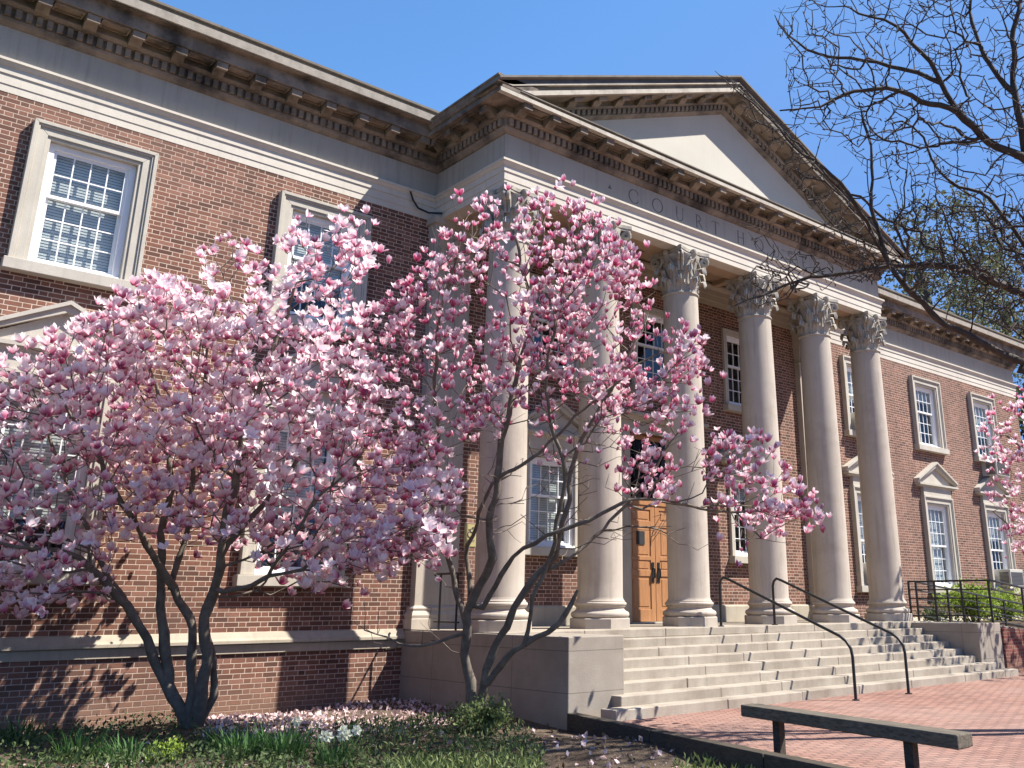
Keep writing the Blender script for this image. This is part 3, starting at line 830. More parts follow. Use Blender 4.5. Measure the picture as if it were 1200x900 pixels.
# ------------------------------------------------------------------ ground
m = MB(); m.add([(-900, -900, GZ - .12), (900, -900, GZ - .12), (900, 900, GZ - .12), (-900, 900, GZ - .12)], [(0, 1, 2, 3)])
structure(m.build('ground', M['ground']))
def kx(y): return -6.13 - .205 * (-2.3 - y) if y > -8 else -6.13 - .205 * 5.7 - .1 * (-8 - y)
pz = [(kx(y) + .1, y, GZ) for y in (-2.3, -4, -6, -8, -12, -30)]
m = MB(); m.add(pz + [(40, -30, GZ), (40, -2.3, GZ)], [list(range(8))]); structure(m.build('brick_plaza', M['paver']))
# planting bed with soft relief
nx, ny = 70, 60; vs = []; fs = []
def bedz(x, y):
    return GZ - .06 + .03 * math.sin(x * 1.9 + y) + .025 * math.sin(y * 2.3 - x * .7) - .012 * max(0, -y - 2)
for j in range(ny + 1):
    y = 1.93 - j * (1.93 + 16) / ny
    for i in range(nx + 1):
        xr = -6.19 if y > -2.35 else kx(y) - .02
        x = -19 + (xr + 19) * i / nx; vs.append((x, y, bedz(x, y)))
for j in range(ny):
    for i in range(nx):
        a = j * (nx + 1) + i; fs.append((a, a + nx + 1, a + nx + 2, a + 1))
m = MB(); m.add(vs, fs); structure(m.build('flower_bed', M['soil'], smooth='all'))
# timber edging
m = MB(); ys = [-2.42, -4.35, -6.3, -8.3, -11]
for a, b in zip(ys, ys[1:]):
    xa, xb_ = kx(a), kx(b); b2 = b + .012
    m.add([(xa - .08, a, -1.35), (xa + .08, a, -1.35), (xb_ + .08, b2, -1.35), (xb_ - .08, b2, -1.35), (xa - .08, a, -.96), (xa + .08, a, -.96), (xb_ + .08, b2, -.96), (xb_ - .08, b2, -.96)],
          [(0, 1, 2, 3), (4, 7, 6, 5), (0, 4, 5, 1), (1, 5, 6, 2), (2, 6, 7, 3), (3, 7, 4, 0)])
tag(m.build('timber_edging', M['kerb'], bevel=.012), 'dark timber edging between the flower bed and brick plaza', 'edging')
# right side planting terrace, retaining wall and ramp
m = MB(); m.box(6.2, 19, -.3, YW - .002, GZ - .2, -.12); structure(m.build('planting_terrace', M['soil']))
m = MB(); m.prism([(6.22, -2.2, -.04), (13.5, -2.2, -.75), (13.5, -2.2, -1.3), (6.22, -2.2, -1.3)], (0, 1.75, 0)); structure(m.build('ramp', M['concrete']))
m = MB(); m.prism([(6.215, -2.44, GZ - .1), (14, -2.44, GZ - .1), (14, -2.44, -.72), (6.215, -2.44, -.1)], (0, .23, 0))
tag(m.build('retaining_wall', M['dark_brick']), 'low red brick retaining wall right of the steps', 'wall')

# ------------------------------------------------------------------ rails
def stair_rail(x, label):
    t = empty('stair_handrail', (x, -2, GZ), label, 'handrail', 'black handrails on the entrance steps')
    yu, yl = -.72, -3.46; hz = .86
    pts = [(x, yu, 0), (x, yu, hz - .14), (x, yu - .03, hz - .05), (x, yu - .1, hz), (x, yu - .2, hz - .03)]
    pts += [(x, yl + .22, -.1), (x, yl + .1, -.18), (x, yl + .02, -.29), (x, yl, -.42), (x, yl, GZ)]
    m = MB(); m.tube(pts, .025, 10); m.build('rail', M['black'], t, smooth=60)
    m = MB(); m.lathe([(.06, 0), (.06, .012), (.03, .02)], (x, yu, .001), 12); m.lathe([(.06, 0), (.06, .012), (.03, .02)], (x, yl, GZ + .001), 12)
    m.build('foot_flange', M['black'], t)
stair_rail(-1.15, 'black tubular handrail on the steps, the one nearer the door and flower bed')
stair_rail(.42, 'black tubular handrail on the steps, the one farther from the flower bed')
t = empty('portico_railing', (-5.95, 1.0, 0), 'short black iron railing on the portico floor beside the left pilaster', 'railing')
m = MB(); m.tube([(-5.95, 1.38, .86), (-5.95, 1.36, .88), (-5.95, .62, .88)], .02, 6); m.tube([(-5.95, 1.36, .12), (-5.95, .62, .12)], .014, 6); m.build('rail', M['black'], t)
for y in (1.2, .7):
    m = MB(); m.tube([(-5.95, y, -.02), (-5.95, y, .88)], .018, 6); m.build('post', M['black'], t)
t = empty('ramp_railing', (6.2, -2.3, -.1), 'black iron five-bar railing around the ramp right of the steps', 'railing')
def bars(pts, heights, r=.016):
    m = MB()
    for h in heights: m.tube([(x, y, z + h) for x, y, z in pts], r if h < .85 else .024, 6)
    m.build('bars', M['black'], t)
R1 = [(6.06, -.35, 0), (6.12, -2.28, 0)]
R2 = [(6.12, -2.33, 0), (13.6, -2.33, -.72)]
R3 = [(6.3, -.4, 0), (13.6, -.4, -.7)]
HH = [.12, .31, .5, .69, .88]
bars(R1, HH); bars(R2, HH); bars(R3, HH)
for (a, b), n in ((R1, 4), (R2, 6), (R3, 6)):
    for k in range(n):
        f = k / (n - 1); q = np.array(a) * (1 - f) + np.array(b) * f
        if (a is R2[0]) and k == 0: continue
        m = MB(); m.box(q[0] - .02, q[0] + .02, q[1] - .02, q[1] + .02, q[2] - .22, q[2] + .885); m.build('post', M['black'], t)

# ------------------------------------------------------------------ bench
t = empty('timber_bench', (-6.75, -6.9, GZ), 'weathered backless timber bench on two posts at the plaza edge', 'bench')
def bxl(y): return kx(y) + .3
def slab(y0, y1, z0, z1, off0, off1):
    m = MB(); a, b = bxl(y0), bxl(y1)
    m.add([(a + off0, y0, z0), (a + off1, y0, z0), (b + off1, y1, z0), (b + off0, y1, z0), (a + off0, y0, z1), (a + off1, y0, z1), (b + off1, y1, z1), (b + off0, y1, z1)],
          [(0, 1, 2, 3), (4, 7, 6, 5), (0, 4, 5, 1), (1, 5, 6, 2), (2, 6, 7, 3), (3, 7, 4, 0)])
    return m
ZB = GZ + .45
for a_, b_, y1, dz in ((.0, .205, -8.32, 0), (.212, .29, -8.3, -.006)):
    slab(-5.6, y1, ZB - .115, ZB + dz, a_, b_).build('seat_plank', M['bench'], t, bevel=.012)
for y in (-6.05, -7.75):
    m = slab(y + .05, y - .05, GZ - .1, ZB - .117, .1, .19); m.build('post', M['kerb'], t)

# ------------------------------------------------------------------ air conditioners, sign, cable
def aircon(x0, x1, z0, z1, d, label):
    t = empty('air_conditioner', ((x0 + x1) / 2, YW, z0), label, 'air conditioner', 'window air conditioners on the right wing')
    m = MB(); m.box(x0, x1, YW - d, YW + .15, z0, z1); m.build('case', M['metal_ac'], t, bevel=.015)
    m = MB(); n = int((z1 - z0 - .1) / .04)
    for k in range(n): m.box(x0 + .05, x1 - .05, YW - d - .012, YW - d + .005, z0 + .05 + k * .04, z0 + .05 + k * .04 + .022)
    for k in range(n): m.box(x0 - .012, x0 + .005, YW - d + .06, YW - .15, z0 + .05 + k * .04, z0 + .05 + k * .04 + .022)
    m.build('grille', M['ac_dark'], t)
aircon(7.75, 8.72, 5.0, 5.5, .42, 'window air conditioner in the upper window nearest the portico')
aircon(7.75, 8.72, .86, 1.42, .25, 'window air conditioner in the ground floor window nearest the portico')
aircon(15.2, 16.1, .88, 1.4, .5, 'pale window air conditioner in the ground floor window farthest from the portico')
aircon(15.2, 16.1, 4.35, 4.85, .5, 'window air conditioner under the upper window farthest from the portico')

t = empty('accessibility_sign', (-4.92, YW, 1.39), 'small brass-coloured wheelchair access sign on the brick beside the left pilaster', 'sign')
m = MB(); m.box(-5.05, -4.785, YW - .012, YW - .001, 1.39, 1.785); m.build('plate', M['sign'], t)
m = MB(); y = YW - .014
arcp = [(-4.925 + .05 * math.cos(a), y, 1.605 + .05 * math.sin(a)) for a in np.radians(np.linspace(95, 390, 16))]
m.tube(arcp, .009, 5)
m.tube([(-4.93, y, 1.70), (-4.915, y, 1.65), (-4.87, y, 1.645), (-4.85, y, 1.59)], .01, 5); m.tube([(-4.96, y, 1.685), (-4.92, y, 1.69), (-4.885, y, 1.715)], .009, 5)
m.lathe([(0, -.016), (.014, -.01), (.018, 0), (.014, .01), (0, .016)], (-4.865, y, 1.725), 8, capped=False)
for z, w in ((1.50, .2), (1.475, .18)): m.box(-4.92 - w / 2, -4.92 + w / 2, YW - .0135, YW - .0119, z - .006, z + .006)
m.build('symbol', M['inlay'], t)
tag(MB().tube([(-6.66, YW - .13, 7.83), (-6.58, YW - .11, 7.68), (-6.45, YW - .09, 7.56), (-6.25, YW - .15, 7.5), (-6.04, YW - .3, 7.5)], .02, 6).build('cable', M['black'], smooth=60),
    'black cable looping under the frieze where left wing meets portico', 'cable')

# ------------------------------------------------------------------ trees
def spline(pts, step=.14):
    P = np.array(pts, float)
    if len(P) == 2: P = np.array([P[0], P.mean(0), P[1]])
    Q = np.vstack([2 * P[0] - P[1], P, 2 * P[-1] - P[-2]]); out = []
    for i in range(1, len(Q) - 2):
        n = max(2, int(np.linalg.norm(Q[i + 1] - Q[i]) / step))
        for t in np.linspace(0, 1, n, endpoint=False):
            a, b, c, d = Q[i - 1], Q[i], Q[i + 1], Q[i + 2]
            out.append(.5 * (2 * b + (c - a) * t + (2 * a - 5 * b + 4 * c - d) * t * t + (3 * b - a - 3 * c + d) * t ** 3))
    out.append(P[-1]); return np.array(out)

class Tree:
    def __init__(s, root):
        s.P = np.zeros((60000, 3)); s.par = np.zeros(60000, int); s.cost = np.zeros(60000); s.n = 1
        s.P[0] = root; s.par[0] = -1; s.minr = np.zeros(60000); s.tip = np.zeros(60000)
    def add(s, p, par, mr=0.0):
        i = s.n; s.P[i] = p; s.par[i] = par; s.cost[i] = s.cost[par] + np.linalg.norm(p - s.P[par]); s.minr[i] = mr; s.n += 1; return i
    def limb(s, pts, r0=0, r1=0):
        q = spline(pts)
        ph = len(pts) * 1.7; tt = np.arange(len(q))[:, None]; q[1:] += (.016 * np.sin(tt * np.array([.9, 1.1, .7]) + ph) + .01 * np.sin(tt * np.array([2.1, 1.7, 2.6]) + 2 * ph))[1:]
        d = np.linalg.norm(s.P[:s.n] - q[0], axis=1); i = int(d.argmin())
        k = len(q)
        for j, p in enumerate(q):
            if j == 0 and d[i] < .05: continue
            i = s.add(p, i, r0 + (r1 - r0) * j / k)
        s.tip[i] = 1
    def reach(s, p, rng, bf=.35, step=.17, wig=.03, sag=.12, gap=1.0):
        D = p - s.P[:s.n]; L = np.linalg.norm(D, axis=1)
        down = np.clip(-D[:, 2], 0, None)
        c = L + bf * s.cost[:s.n] + .8 * down * gap
        i = int(c.argmin()); a = s.P[i]; L = np.linalg.norm(p - a)
        if L < .03: return
        n = max(1, int(L / step)); mid = (a + p) / 2 + np.array([0, 0, -sag * L]) + rng.normal(0, .06 * L, 3)
        for k in range(1, n + 1):
            t = k / n; q = (1 - t) ** 2 * a + 2 * t * (1 - t) * mid + t * t * p
            if k < n: q = q + rng.normal(0, wig, 3)
            i = s.add(q, i)
        s.tip[i] = 1
    def radii(s, tip_r, expo=2.4):
        w = np.zeros(s.n); ch = np.bincount(s.par[1:s.n], minlength=s.n)
        w[:] = 0
        for i in range(s.n - 1, -1, -1):
            if ch[i] == 0: w[i] += 1
            if i: w[s.par[i]] += w[i]
        r = tip_r * np.maximum(w, 1) ** (1 / expo); r = np.maximum(r, s.minr[:s.n])
        for i in range(s.n - 1, 0, -1): r[s.par[i]] = max(r[s.par[i]], r[i])
        s.w = w; return r
    def mesh(s, r, thick=None):
        """(main wood, twigs) as two builders: chains follow the heaviest child"""
        kids = [[] for _ in range(s.n)]
        for i in range(1, s.n): kids[s.par[i]].append(i)
        big, small = MB(), MB(); stack = [(0, None)]
        while stack:
            i, start = stack.pop(); chain = [] if start is None else [start]; rr = [] if start is None else [min(r[start], r[i] * 1.25)]
            while True:
                chain.append(i); rr.append(r[i])
                if not kids[i]: break
                ks = sorted(kids[i], key=lambda k: -s.w[k])
                for k in ks[1:]: stack.append((k, i))
                i = ks[0]
            if len(chain) < 2: continue
            mx = max(rr)
            if mx > .02: rr = [q * (1 + .1 * math.sin(3.1 * j + i) * math.sin(1.3 * j + 2 * i) + .06 * math.sin(.6 * j)) for j, q in enumerate(rr)]
            tgt = big if mx > (thick or 0) else small
            if len(rr) > 2: rr[-1] *= .6
            tgt.tube(s.P[chain], rr, 9 if mx > .06 else (6 if mx > .02 else 4), False)
        return big, small

def in_poly(pts, poly):
    x, y = pts[:, 0], pts[:, 1]; ins = np.zeros(len(pts), bool); n = len(poly)
    for i in range(n):
        x1, y1 = poly[i]; x2, y2 = poly[(i + 1) % n]
        c = ((y1 > y) != (y2 > y)) & (x < (x2 - x1) * (y - y1) / (y2 - y1 + 1e-9) + x1); ins ^= c
    return ins
def sample(poly, n, rng):
    a = np.array(poly, float); lo, hi = a.min(0), a.max(0); out = np.zeros((0, 2))
    while len(out) < n:
        q = rng.uniform(lo, hi, (n * 3, 2)); out = np.vstack([out, q[in_poly(q, poly)]])
    return out[:n]

def build_leaves(name, P, rng, size, mat, parent, up=.3, aspect=.55, tint=None, kind=None, fold=.25):
    """many small folded leaves in one mesh"""
    n = len(P); d = rng.normal(0, 1, (n, 3)); d[:, 2] += up; d /= np.linalg.norm(d, axis=1)[:, None]
    r = rng.normal(0, 1, (n, 3)); u = np.cross(d, r); u /= np.linalg.norm(u, axis=1)[:, None]; w = np.cross(d, u)
    s = (size * rng.uniform(.6, 1.3, n))[:, None]
    v = np.stack([P, P + (d * .5 + u * aspect * .5 + w * fold * .3) * s, P + d * s, P + (d * .5 - u * aspect * .5 + w * fold * .3) * s], 1).reshape(-1, 3)
    idx = np.arange(n)[:, None] * 4
    f = np.concatenate([idx + [0, 1, 2], idx + [0, 2, 3]], 0)
    me = bpy.data.meshes.new(name); me.from_pydata(v.tolist(), [], f.tolist()); me.update()
    at_ = me.attributes.new('tint', 'FLOAT', 'POINT')
    at_.data.foreach_set('value', np.repeat(rng.uniform(0, 1, n) if tint is None else tint, 4).astype(np.float32))
    o = finish(me, name, mat, parent)
    if kind: o['kind'] = kind
    return o

def petal_flowers(name, P, A, rng, size, openness, mat, parent, npet=8):
    """all blossoms of a crown: cupped petals round each flower axis A at point P"""
    n = len(P); V = []; F = []; AL = []; TI = []; IN = []; base = 0
    nt, ns = 4, 3
    for k in range(n):
        ax = A[k] / np.linalg.norm(A[k]); rf = rng.normal(0, 1, 3); e1 = np.cross(ax, rf); e1 /= np.linalg.norm(e1); e2 = np.cross(ax, e1)
        L = size * rng.uniform(.75, 1.25); op = np.clip(openness + rng.normal(0, .22), .08, 1.35); tint = rng.uniform(); q_ = rng.uniform()
        if q_ < .13: L *= .6; op = .06; tint *= .3           # still in bud
        elif q_ > .94: op = 1.3; tint = 1.0                    # blown open
        m = npet if rng.uniform() > .25 else npet - 2
        for j in range(m):
            inner = j % 2; an = 2 * PI * j / m + rng.normal(0, .18)
            o2 = op * (.55 if inner else 1.0) * rng.uniform(.75, 1.25) + (.55 if (not inner and rng.uniform() < op * .4) else 0); ll = L * rng.uniform(.85, 1.1)
            out = math.cos(an) * e1 + math.sin(an) * e2; tan = -math.sin(an) * e1 + math.cos(an) * e2
            q = np.zeros(3); ang = .95 * min(1, .35 + o2)       # leaves the claw outward, then turns up the cup
            for i in range(nt + 1):
                t = i / nt
                if i: q = q + (out * math.sin(ang) + ax * math.cos(ang)) * ll / nt
                ang = (.95 * min(1, .35 + o2)) * (1 - t) ** 1.2 + o2 * t ** 1.5 * 1.15 - .12 * t
                w = ll * (.1 + .3 * math.sin(min(1, t * 1.12) * PI * .8) ** .9) * (.22 if i == nt else 1)
                for s_ in (-1, 0, 1):
                    V.append(P[k] + q + tan * (s_ * w * .62) - out * (abs(s_) * -.0 + (0 if s_ else w * -.16)))
                    AL.append(t); TI.append(tint); IN.append(1.0 if inner else 0.0)
            for i in range(nt):
                for s_ in range(2):
                    a = base + i * 3 + s_; F.append((a, a + 1, a + 4, a + 3))
            base += (nt + 1) * 3
    me = bpy.data.meshes.new(name); me.from_pydata(np.array(V).tolist(), [], F); me.update()
    for nm, dt in (('along', AL), ('tint', TI), ('inner', IN)):
        a_ = me.attributes.new(nm, 'FLOAT', 'POINT'); a_.data.foreach_set('value', np.array(dt, np.float32))
    return finish(me, name, mat, parent, smooth='all')

def magnolia(label, base_uv, d0, limbs, polys, dspread, rng, openness, size, mat, trunk_r, ymax=1.6, per=(1, 2), group='magnolia trees in blossom', npet=8, cl=.12, bare=()):
    root = at(*base_uv, d0); root[2] = min(root[2], bedz(root[0], root[1]) - .08) if root[1] < 2 and root[0] < -6 else root[2]
    t = empty('magnolia_tree', tuple(root), label, 'tree', group)
    T = Tree(root)
    for pts, r0, r1 in limbs: T.limb([at(u, v, d0 + o) for u, v, o in pts], r0, r1)
    at_pts = []
    for poly, n in polys:
        uv = sample(poly, n, rng)
        for u, v in uv:
            if 526 < u < 574 and 598 < v < 658: continue      # keeps the wall sign in view between the crowns
            for _ in range(8):
                p = at(u, v, d0 + rng.uniform(-dspread, dspread))
                if p[1] < ymax: break
            else: continue
            at_pts.append(p)
    at_pts = np.array(at_pts); c0 = T.P[:T.n].mean(0)
    dn = np.array([np.linalg.norm(T.P[:T.n] - p, axis=1).min() for p in at_pts])
    for p in at_pts[dn.argsort()]: T.reach(p, rng)
    for poly, n in bare:
        for u, v in sample(poly, n, rng):
            q = at(u, v, d0 + rng.uniform(-dspread, dspread) * .8)
            if q[1] < ymax: T.reach(q, rng, bf=.2)
    r = T.radii(.0042)
    big, small = T.mesh(r, .03)
    big.build('trunk', M['bark'], t, smooth='all'); small.build('twigs', M['bark'], t, smooth='all')
    FP = []; FA = []
    for p in at_pts:
        for k in range(rng.integers(per[0], per[1] + 1)):
            FP.append(p + (rng.normal(0, cl, 3) if k else 0)); a = rng.normal(0, .45, 3); a[2] += 1; o = p - c0; a += .35 * o / (np.linalg.norm(o) + .1); FA.append(a)
    petal_flowers('blossoms', np.array(FP), np.array(FA), rng, size, openness, mat, t, npet)
    return t, at_pts, T

rng = np.random.default_rng(21)
d1 = 11.85
L1 = [([(222, 864, 0), (205, 815, 0), (182, 778, 0), (158, 722, -.1), (130, 690, -.25), (95, 655, -.5), (55, 645, -.8), (15, 640, -1.1)], .085, .02),
      ([(200, 805, 0), (192, 760, .1), (190, 710, .2), (188, 640, .35), (200, 570, .5), (190, 480, .6), (170, 410, .5)], .07, .015),
      ([(222, 864, 0), (226, 810, .05), (222, 770, .1), (228, 735, .1), (208, 700, .2), (185, 660, .0), (150, 600, -.3), (110, 530, -.6), (70, 460, -.8)], .075, .012),
      ([(224, 864, 0), (236, 815, -.05), (243, 765, -.1), (236, 738, -.1), (250, 700, -.1), (258, 650, -.2), (268, 600, -.2), (282, 530, -.1), (305, 450, .1), (335, 370, .3), (350, 320, .3)], .085, .015),
      ([(226, 862, 0), (249, 818, .1), (252, 785, .1), (244, 745, .0)], .05, .04),
      ([(253, 692, -.1), (275, 690, -.3), (305, 682, -.5), (328, 655, -.7), (360, 600, -.9), (400, 560, -1.0)], .03, .01),
      ([(256, 650, -.2), (300, 600, .2), (350, 540, .5), (400, 480, .6), (420, 400, .5)], .04, .012),
      ([(200, 690, .2), (214, 640, .4), (225, 595, .5), (228, 520, .4), (240, 430, .2), (255, 340, .1)], .045, .01),
      ([(150, 712, -.1), (115, 650, .1), (80, 570, .3), (50, 490, .3), (30, 430, .2)], .04, .01)]
P1 = [([(0, 420), (60, 400), (100, 360), (150, 345), (230, 350), (330, 380), (430, 340), (450, 460), (520, 560), (545, 610), (500, 670), (400, 670), (330, 640), (240, 620), (120, 640), (0, 700), (-60, 640), (-60, 460)], 880),
      ([(60, 390), (150, 345), (250, 335), (300, 340), (340, 380), (440, 380), (440, 520), (300, 560), (100, 540), (20, 470)], 460),
      ([(320, 330), (345, 252), (440, 262), (425, 330), (400, 370), (345, 350)], 80),
      ([(-120, 430), (0, 430), (0, 720), (-120, 700)], 160),
      ([(330, 600), (540, 590), (520, 660), (440, 690), (340, 700)], 60),
      ([(0, 640), (140, 640), (130, 700), (0, 740)], 45),
      ([(150, 470), (520, 500), (545, 640), (430, 690), (300, 660), (160, 620)], 300),
      ([(150, 350), (205, 292), (262, 264), (300, 290), (330, 330), (335, 380), (150, 390)], 75)]
magnolia('big spreading magnolia in pale pink bloom before the left wing', (222, 858), d1, L1, P1, 1.35, rng, .75, .118, M['petal_open'], .1, 1.55, (1, 3))
d2 = 12.25
L2 = [([(552, 846, 0), (552, 800, 0), (544, 768, 0), (549, 720, 0), (562, 685, 0), (575, 655, -.05), (575, 610, -.1), (583, 560, -.1), (592, 500, 0), (608, 430, .1), (622, 370, .2), (612, 310, .2), (600, 270, .2)], 0.070, 0.017),
      ([(550, 735, 0), (541, 712, .1), (533, 690, .2), (524, 645, .3), (518, 590, .4), (514, 530, .4), (511, 470, .3), (512, 390, .2), (530, 320, .1), (545, 260, .0)], 0.041, 0.010),
      ([(548, 728, 0), (552, 680, .3), (546, 650, .4), (558, 615, .3), (577, 565, .1)], 0.037, 0.025),
      ([(560, 846, 0), (568, 800, -.05), (575, 770, -.1), (592, 735, -.15), (612, 700, -.2), (632, 668, -.2), (650, 650, -.2), (664, 600, -.2), (668, 555, -.1), (690, 500, 0), (720, 450, .1), (745, 400, .2)], 0.061, 0.013),
      ([(566, 712, 0), (582, 684, -.05), (602, 652, -.2), (640, 630, -.4), (690, 608, -.5), (735, 588, -.5), (790, 588, -.4), (850, 600, -.3), (905, 600, -.2)], 0.037, 0.010),
      ([(640, 668, -.2), (675, 648, -.1), (705, 622, .1), (735, 590, .2), (770, 545, .3), (800, 500, .4)], 0.029, 0.009),
      ([(572, 800, -.1), (602, 762, -.2), (640, 742, -.3), (665, 720, -.4), (677, 692, -.4)], 0.045, 0.030),
      ([(617, 753, -.23), (625, 700, -.3), (642, 660, -.3), (656, 600, -.4), (660, 540, -.4), (640, 470, -.4), (650, 380, -.4), (670, 300, -.3)], 0.029, 0.010),
      ([(545, 742, 0), (512, 752, -.2), (480, 756, -.4), (455, 748, -.5), (425, 740, -.6)], 0.023, 0.007),
      ([(583, 560, -.1), (625, 535, -.2), (685, 480, -.2), (745, 430, -.1), (800, 405, 0)], 0.025, 0.009),
      ([(514, 560, .4), (495, 520, .2), (465, 480, .1), (445, 440, .0)], 0.021, 0.009)]
P2 = [([(505, 290), (535, 222), (585, 240), (590, 275), (560, 330), (520, 395), (470, 390), (455, 365), (490, 310)], 62),
      ([(440, 350), (500, 370), (560, 330), (605, 420), (560, 520), (460, 500), (430, 420)], 85),
      ([(590, 245), (640, 228), (700, 250), (738, 285), (735, 330), (650, 330), (602, 290)], 55),
      ([(600, 340), (700, 310), (745, 300), (760, 350), (770, 420), (760, 490), (690, 470), (610, 440)], 105),
      ([(700, 330), (738, 290), (745, 350)], 12),
      ([(760, 390), (815, 380), (832, 410), (815, 450), (780, 460)], 32),
      ([(690, 440), (790, 440), (825, 470), (800, 530), (740, 560), (700, 500)], 55),
      ([(560, 300), (690, 310), (740, 440), (640, 480), (570, 430)], 55),
      ([(560, 440), (680, 450), (700, 540), (600, 540)], 18),
      ([(725, 555), (790, 550), (800, 590), (750, 590)], 14),
      ([(825, 520), (845, 505), (900, 515), (935, 565), (962, 605), (930, 640), (885, 630), (835, 590)], 72),
      ([(450, 500), (535, 540), (545, 600), (510, 670), (450, 640)], 50)]
magnolia('taller open magnolia with tulip-shaped pink flowers at the portico corner', (556, 848), d2, L2, P2, .95, rng, .36, .1, M['petal_tulip'], .1, 1.5, (3, 5), npet=7, cl=.12,
         bare=[([(560, 470), (700, 430), (860, 560), (930, 640), (800, 640), (640, 650), (560, 620)], 260), ([(400, 700), (520, 690), (520, 765), (410, 760)], 14), ([(500, 250), (740, 260), (830, 420), (760, 560), (520, 560), (440, 430)], 260)])
d3 = 21.5
L3 = [([(1330, 775, 0), (1320, 720, 0), (1290, 650, 0), (1250, 590, -.3), (1210, 540, -.6), (1180, 510, -.8)], .09, .02),
      ([(1322, 725, 0), (1330, 640, .2), (1320, 560, .3), (1290, 480, .2)], .07, .02),
      ([(1300, 670, 0), (1240, 640, .6), (1190, 620, .8), (1165, 600, .8)], .05, .015)]
P3 = [([(1148, 540), (1150, 490), (1175, 462), (1230, 430), (1300, 420), (1370, 460), (1400, 560), (1370, 660), (1290, 690), (1215, 660), (1172, 620)], 420),
      ([(1150, 500), (1180, 465), (1215, 460), (1215, 650), (1190, 650), (1160, 590)], 90)]
magnolia('deep pink magnolia crown at the right edge before the far right windows', (1330, 775), d3, L3, P3, 1.9, rng, .3, .13, M['petal_tulip'], .1, 1.2, (1, 2), npet=7, cl=.15)

# bare tree leaning in from the right
rng = np.random.default_rng(5)
root = np.array([1.5, -10.5, GZ - .1]); db = 12.4
t = empty('bare_tree', tuple(root), 'leafless dark-branched tree reaching in from the upper right', 'tree')
T = Tree(root)
top = np.array([1.3, -10.4, 3.2])
T.limb([root, (1.55, -10.5, .5), (1.4, -10.45, 2), top], .2, .16)
def lb(pts, r0, r1, start=None):
    q = [at(u, v, db + o) for u, v, o in pts]
    if start is not None: q = [start] + q
    T.limb(q, r0, r1)
lb([(1230, 440, -.1), (1200, 424, -.1), (1160, 408, -.2), (1110, 380, -.2), (1070, 345, -.3), (1044, 312, -.3), (1028, 272, -.3), (1022, 225, -.2), (1020, 170, -.1), (1008, 125, 0)], 0.102, 0.014, top)
lb([(1290, 385, .3), (1235, 352, .3), (1190, 340, .3), (1150, 326, .3), (1110, 310, .3), (1060, 312, .2), (1000, 318, .2), (950, 325, .1), (905, 342, .1), (862, 356, 0)], 0.090, 0.011, np.array([1.4, -10.45, 2.6]))
lb([(1420, 330, 0), (1300, 235, 0), (1235, 202, 0), (1195, 185, -.1), (1160, 165, -.1), (1130, 140, -.2), (1110, 110, -.3), (1080, 60, -.4), (1050, 32, -.5), (1005, 15, -.6)], 0.120, 0.014, top)
lb([(1122, 128, -.2), (1080, 118, -.4), (1040, 105, -.6), (990, 108, -.7), (960, 126, -.8), (915, 130, -.9)], 0.036, 0.009)
lb([(1105, 98, -.3), (1060, 80, -.2), (1010, 72, -.1), (960, 62, 0), (922, 42, .1), (910, 18, .1)], 0.036, 0.009)
lb([(1205, 190, -.1), (1191, 120, 0), (1187, 60, .1), (1196, -10, .2)], 0.054, 0.022)
lb([(1190, 110, 0), (1160, 78, .1), (1140, 25, .2), (1132, -30, .2)], 0.036, 0.014)
lb([(1042, 308, -.3), (1008, 250, -.5), (985, 212, -.6), (942, 182, -.6), (905, 142, -.6), (872, 112, -.7), (835, 84, -.7)], 0.021, 0.005)
lb([(1235, 300, .1), (1195, 282, .1), (1160, 232, .2), (1110, 210, .3), (1080, 162, .3), (1058, 140, .3)], 0.042, 0.011, at(1300, 235, db))
BP = [([(905, 10), (1000, -20), (1260, -30), (1260, 300), (1100, 310), (1040, 200), (930, 150)], 2000),
      ([(1010, 300), (990, 180), (1050, 130), (1080, 200), (1080, 300)], 80),
      ([(835, 80), (870, 100), (1000, 230), (1035, 290), (1000, 320), (920, 200)], 260),
      ([(860, 340), (900, 290), (1010, 300), (1100, 300), (1230, 300), (1230, 420), (1120, 350), (1000, 330), (880, 365)], 600),
      ([(1040, 240), (1200, 240), (1240, 420), (1060, 330)], 1000),
      ([(860, 250), (960, 270), (990, 310), (880, 290)], 22)]
aps = []
for poly, n in BP:
    for u, v in sample(poly, n, rng): aps.append(at(u, v, db + rng.uniform(-1.3, 1.1)))
aps = np.array(aps); dn = np.array([np.linalg.norm(T.P[:T.n] - p, axis=1).min() for p in aps])
for p in aps[dn.argsort()]: T.reach(p, rng, bf=.22, step=.1, wig=.01, sag=.03, gap=.3)
r = T.radii(.0048, 2.4)
big, small = T.mesh(r, .03)
for i in rng.choice(T.n, 1500, replace=True):       # spur buds along the twigs
    if r[i] < .02:
        p = T.P[i]; d = rng.normal(0, 1, 3); d /= np.linalg.norm(d); small.tube([p, p + d * .025, p + d * .05], [.007, .009, .003], 4)
big.build('trunk', M['bark_dark'], t, smooth='all'); small.build('twigs', M['bark_dark'], t, smooth='all')

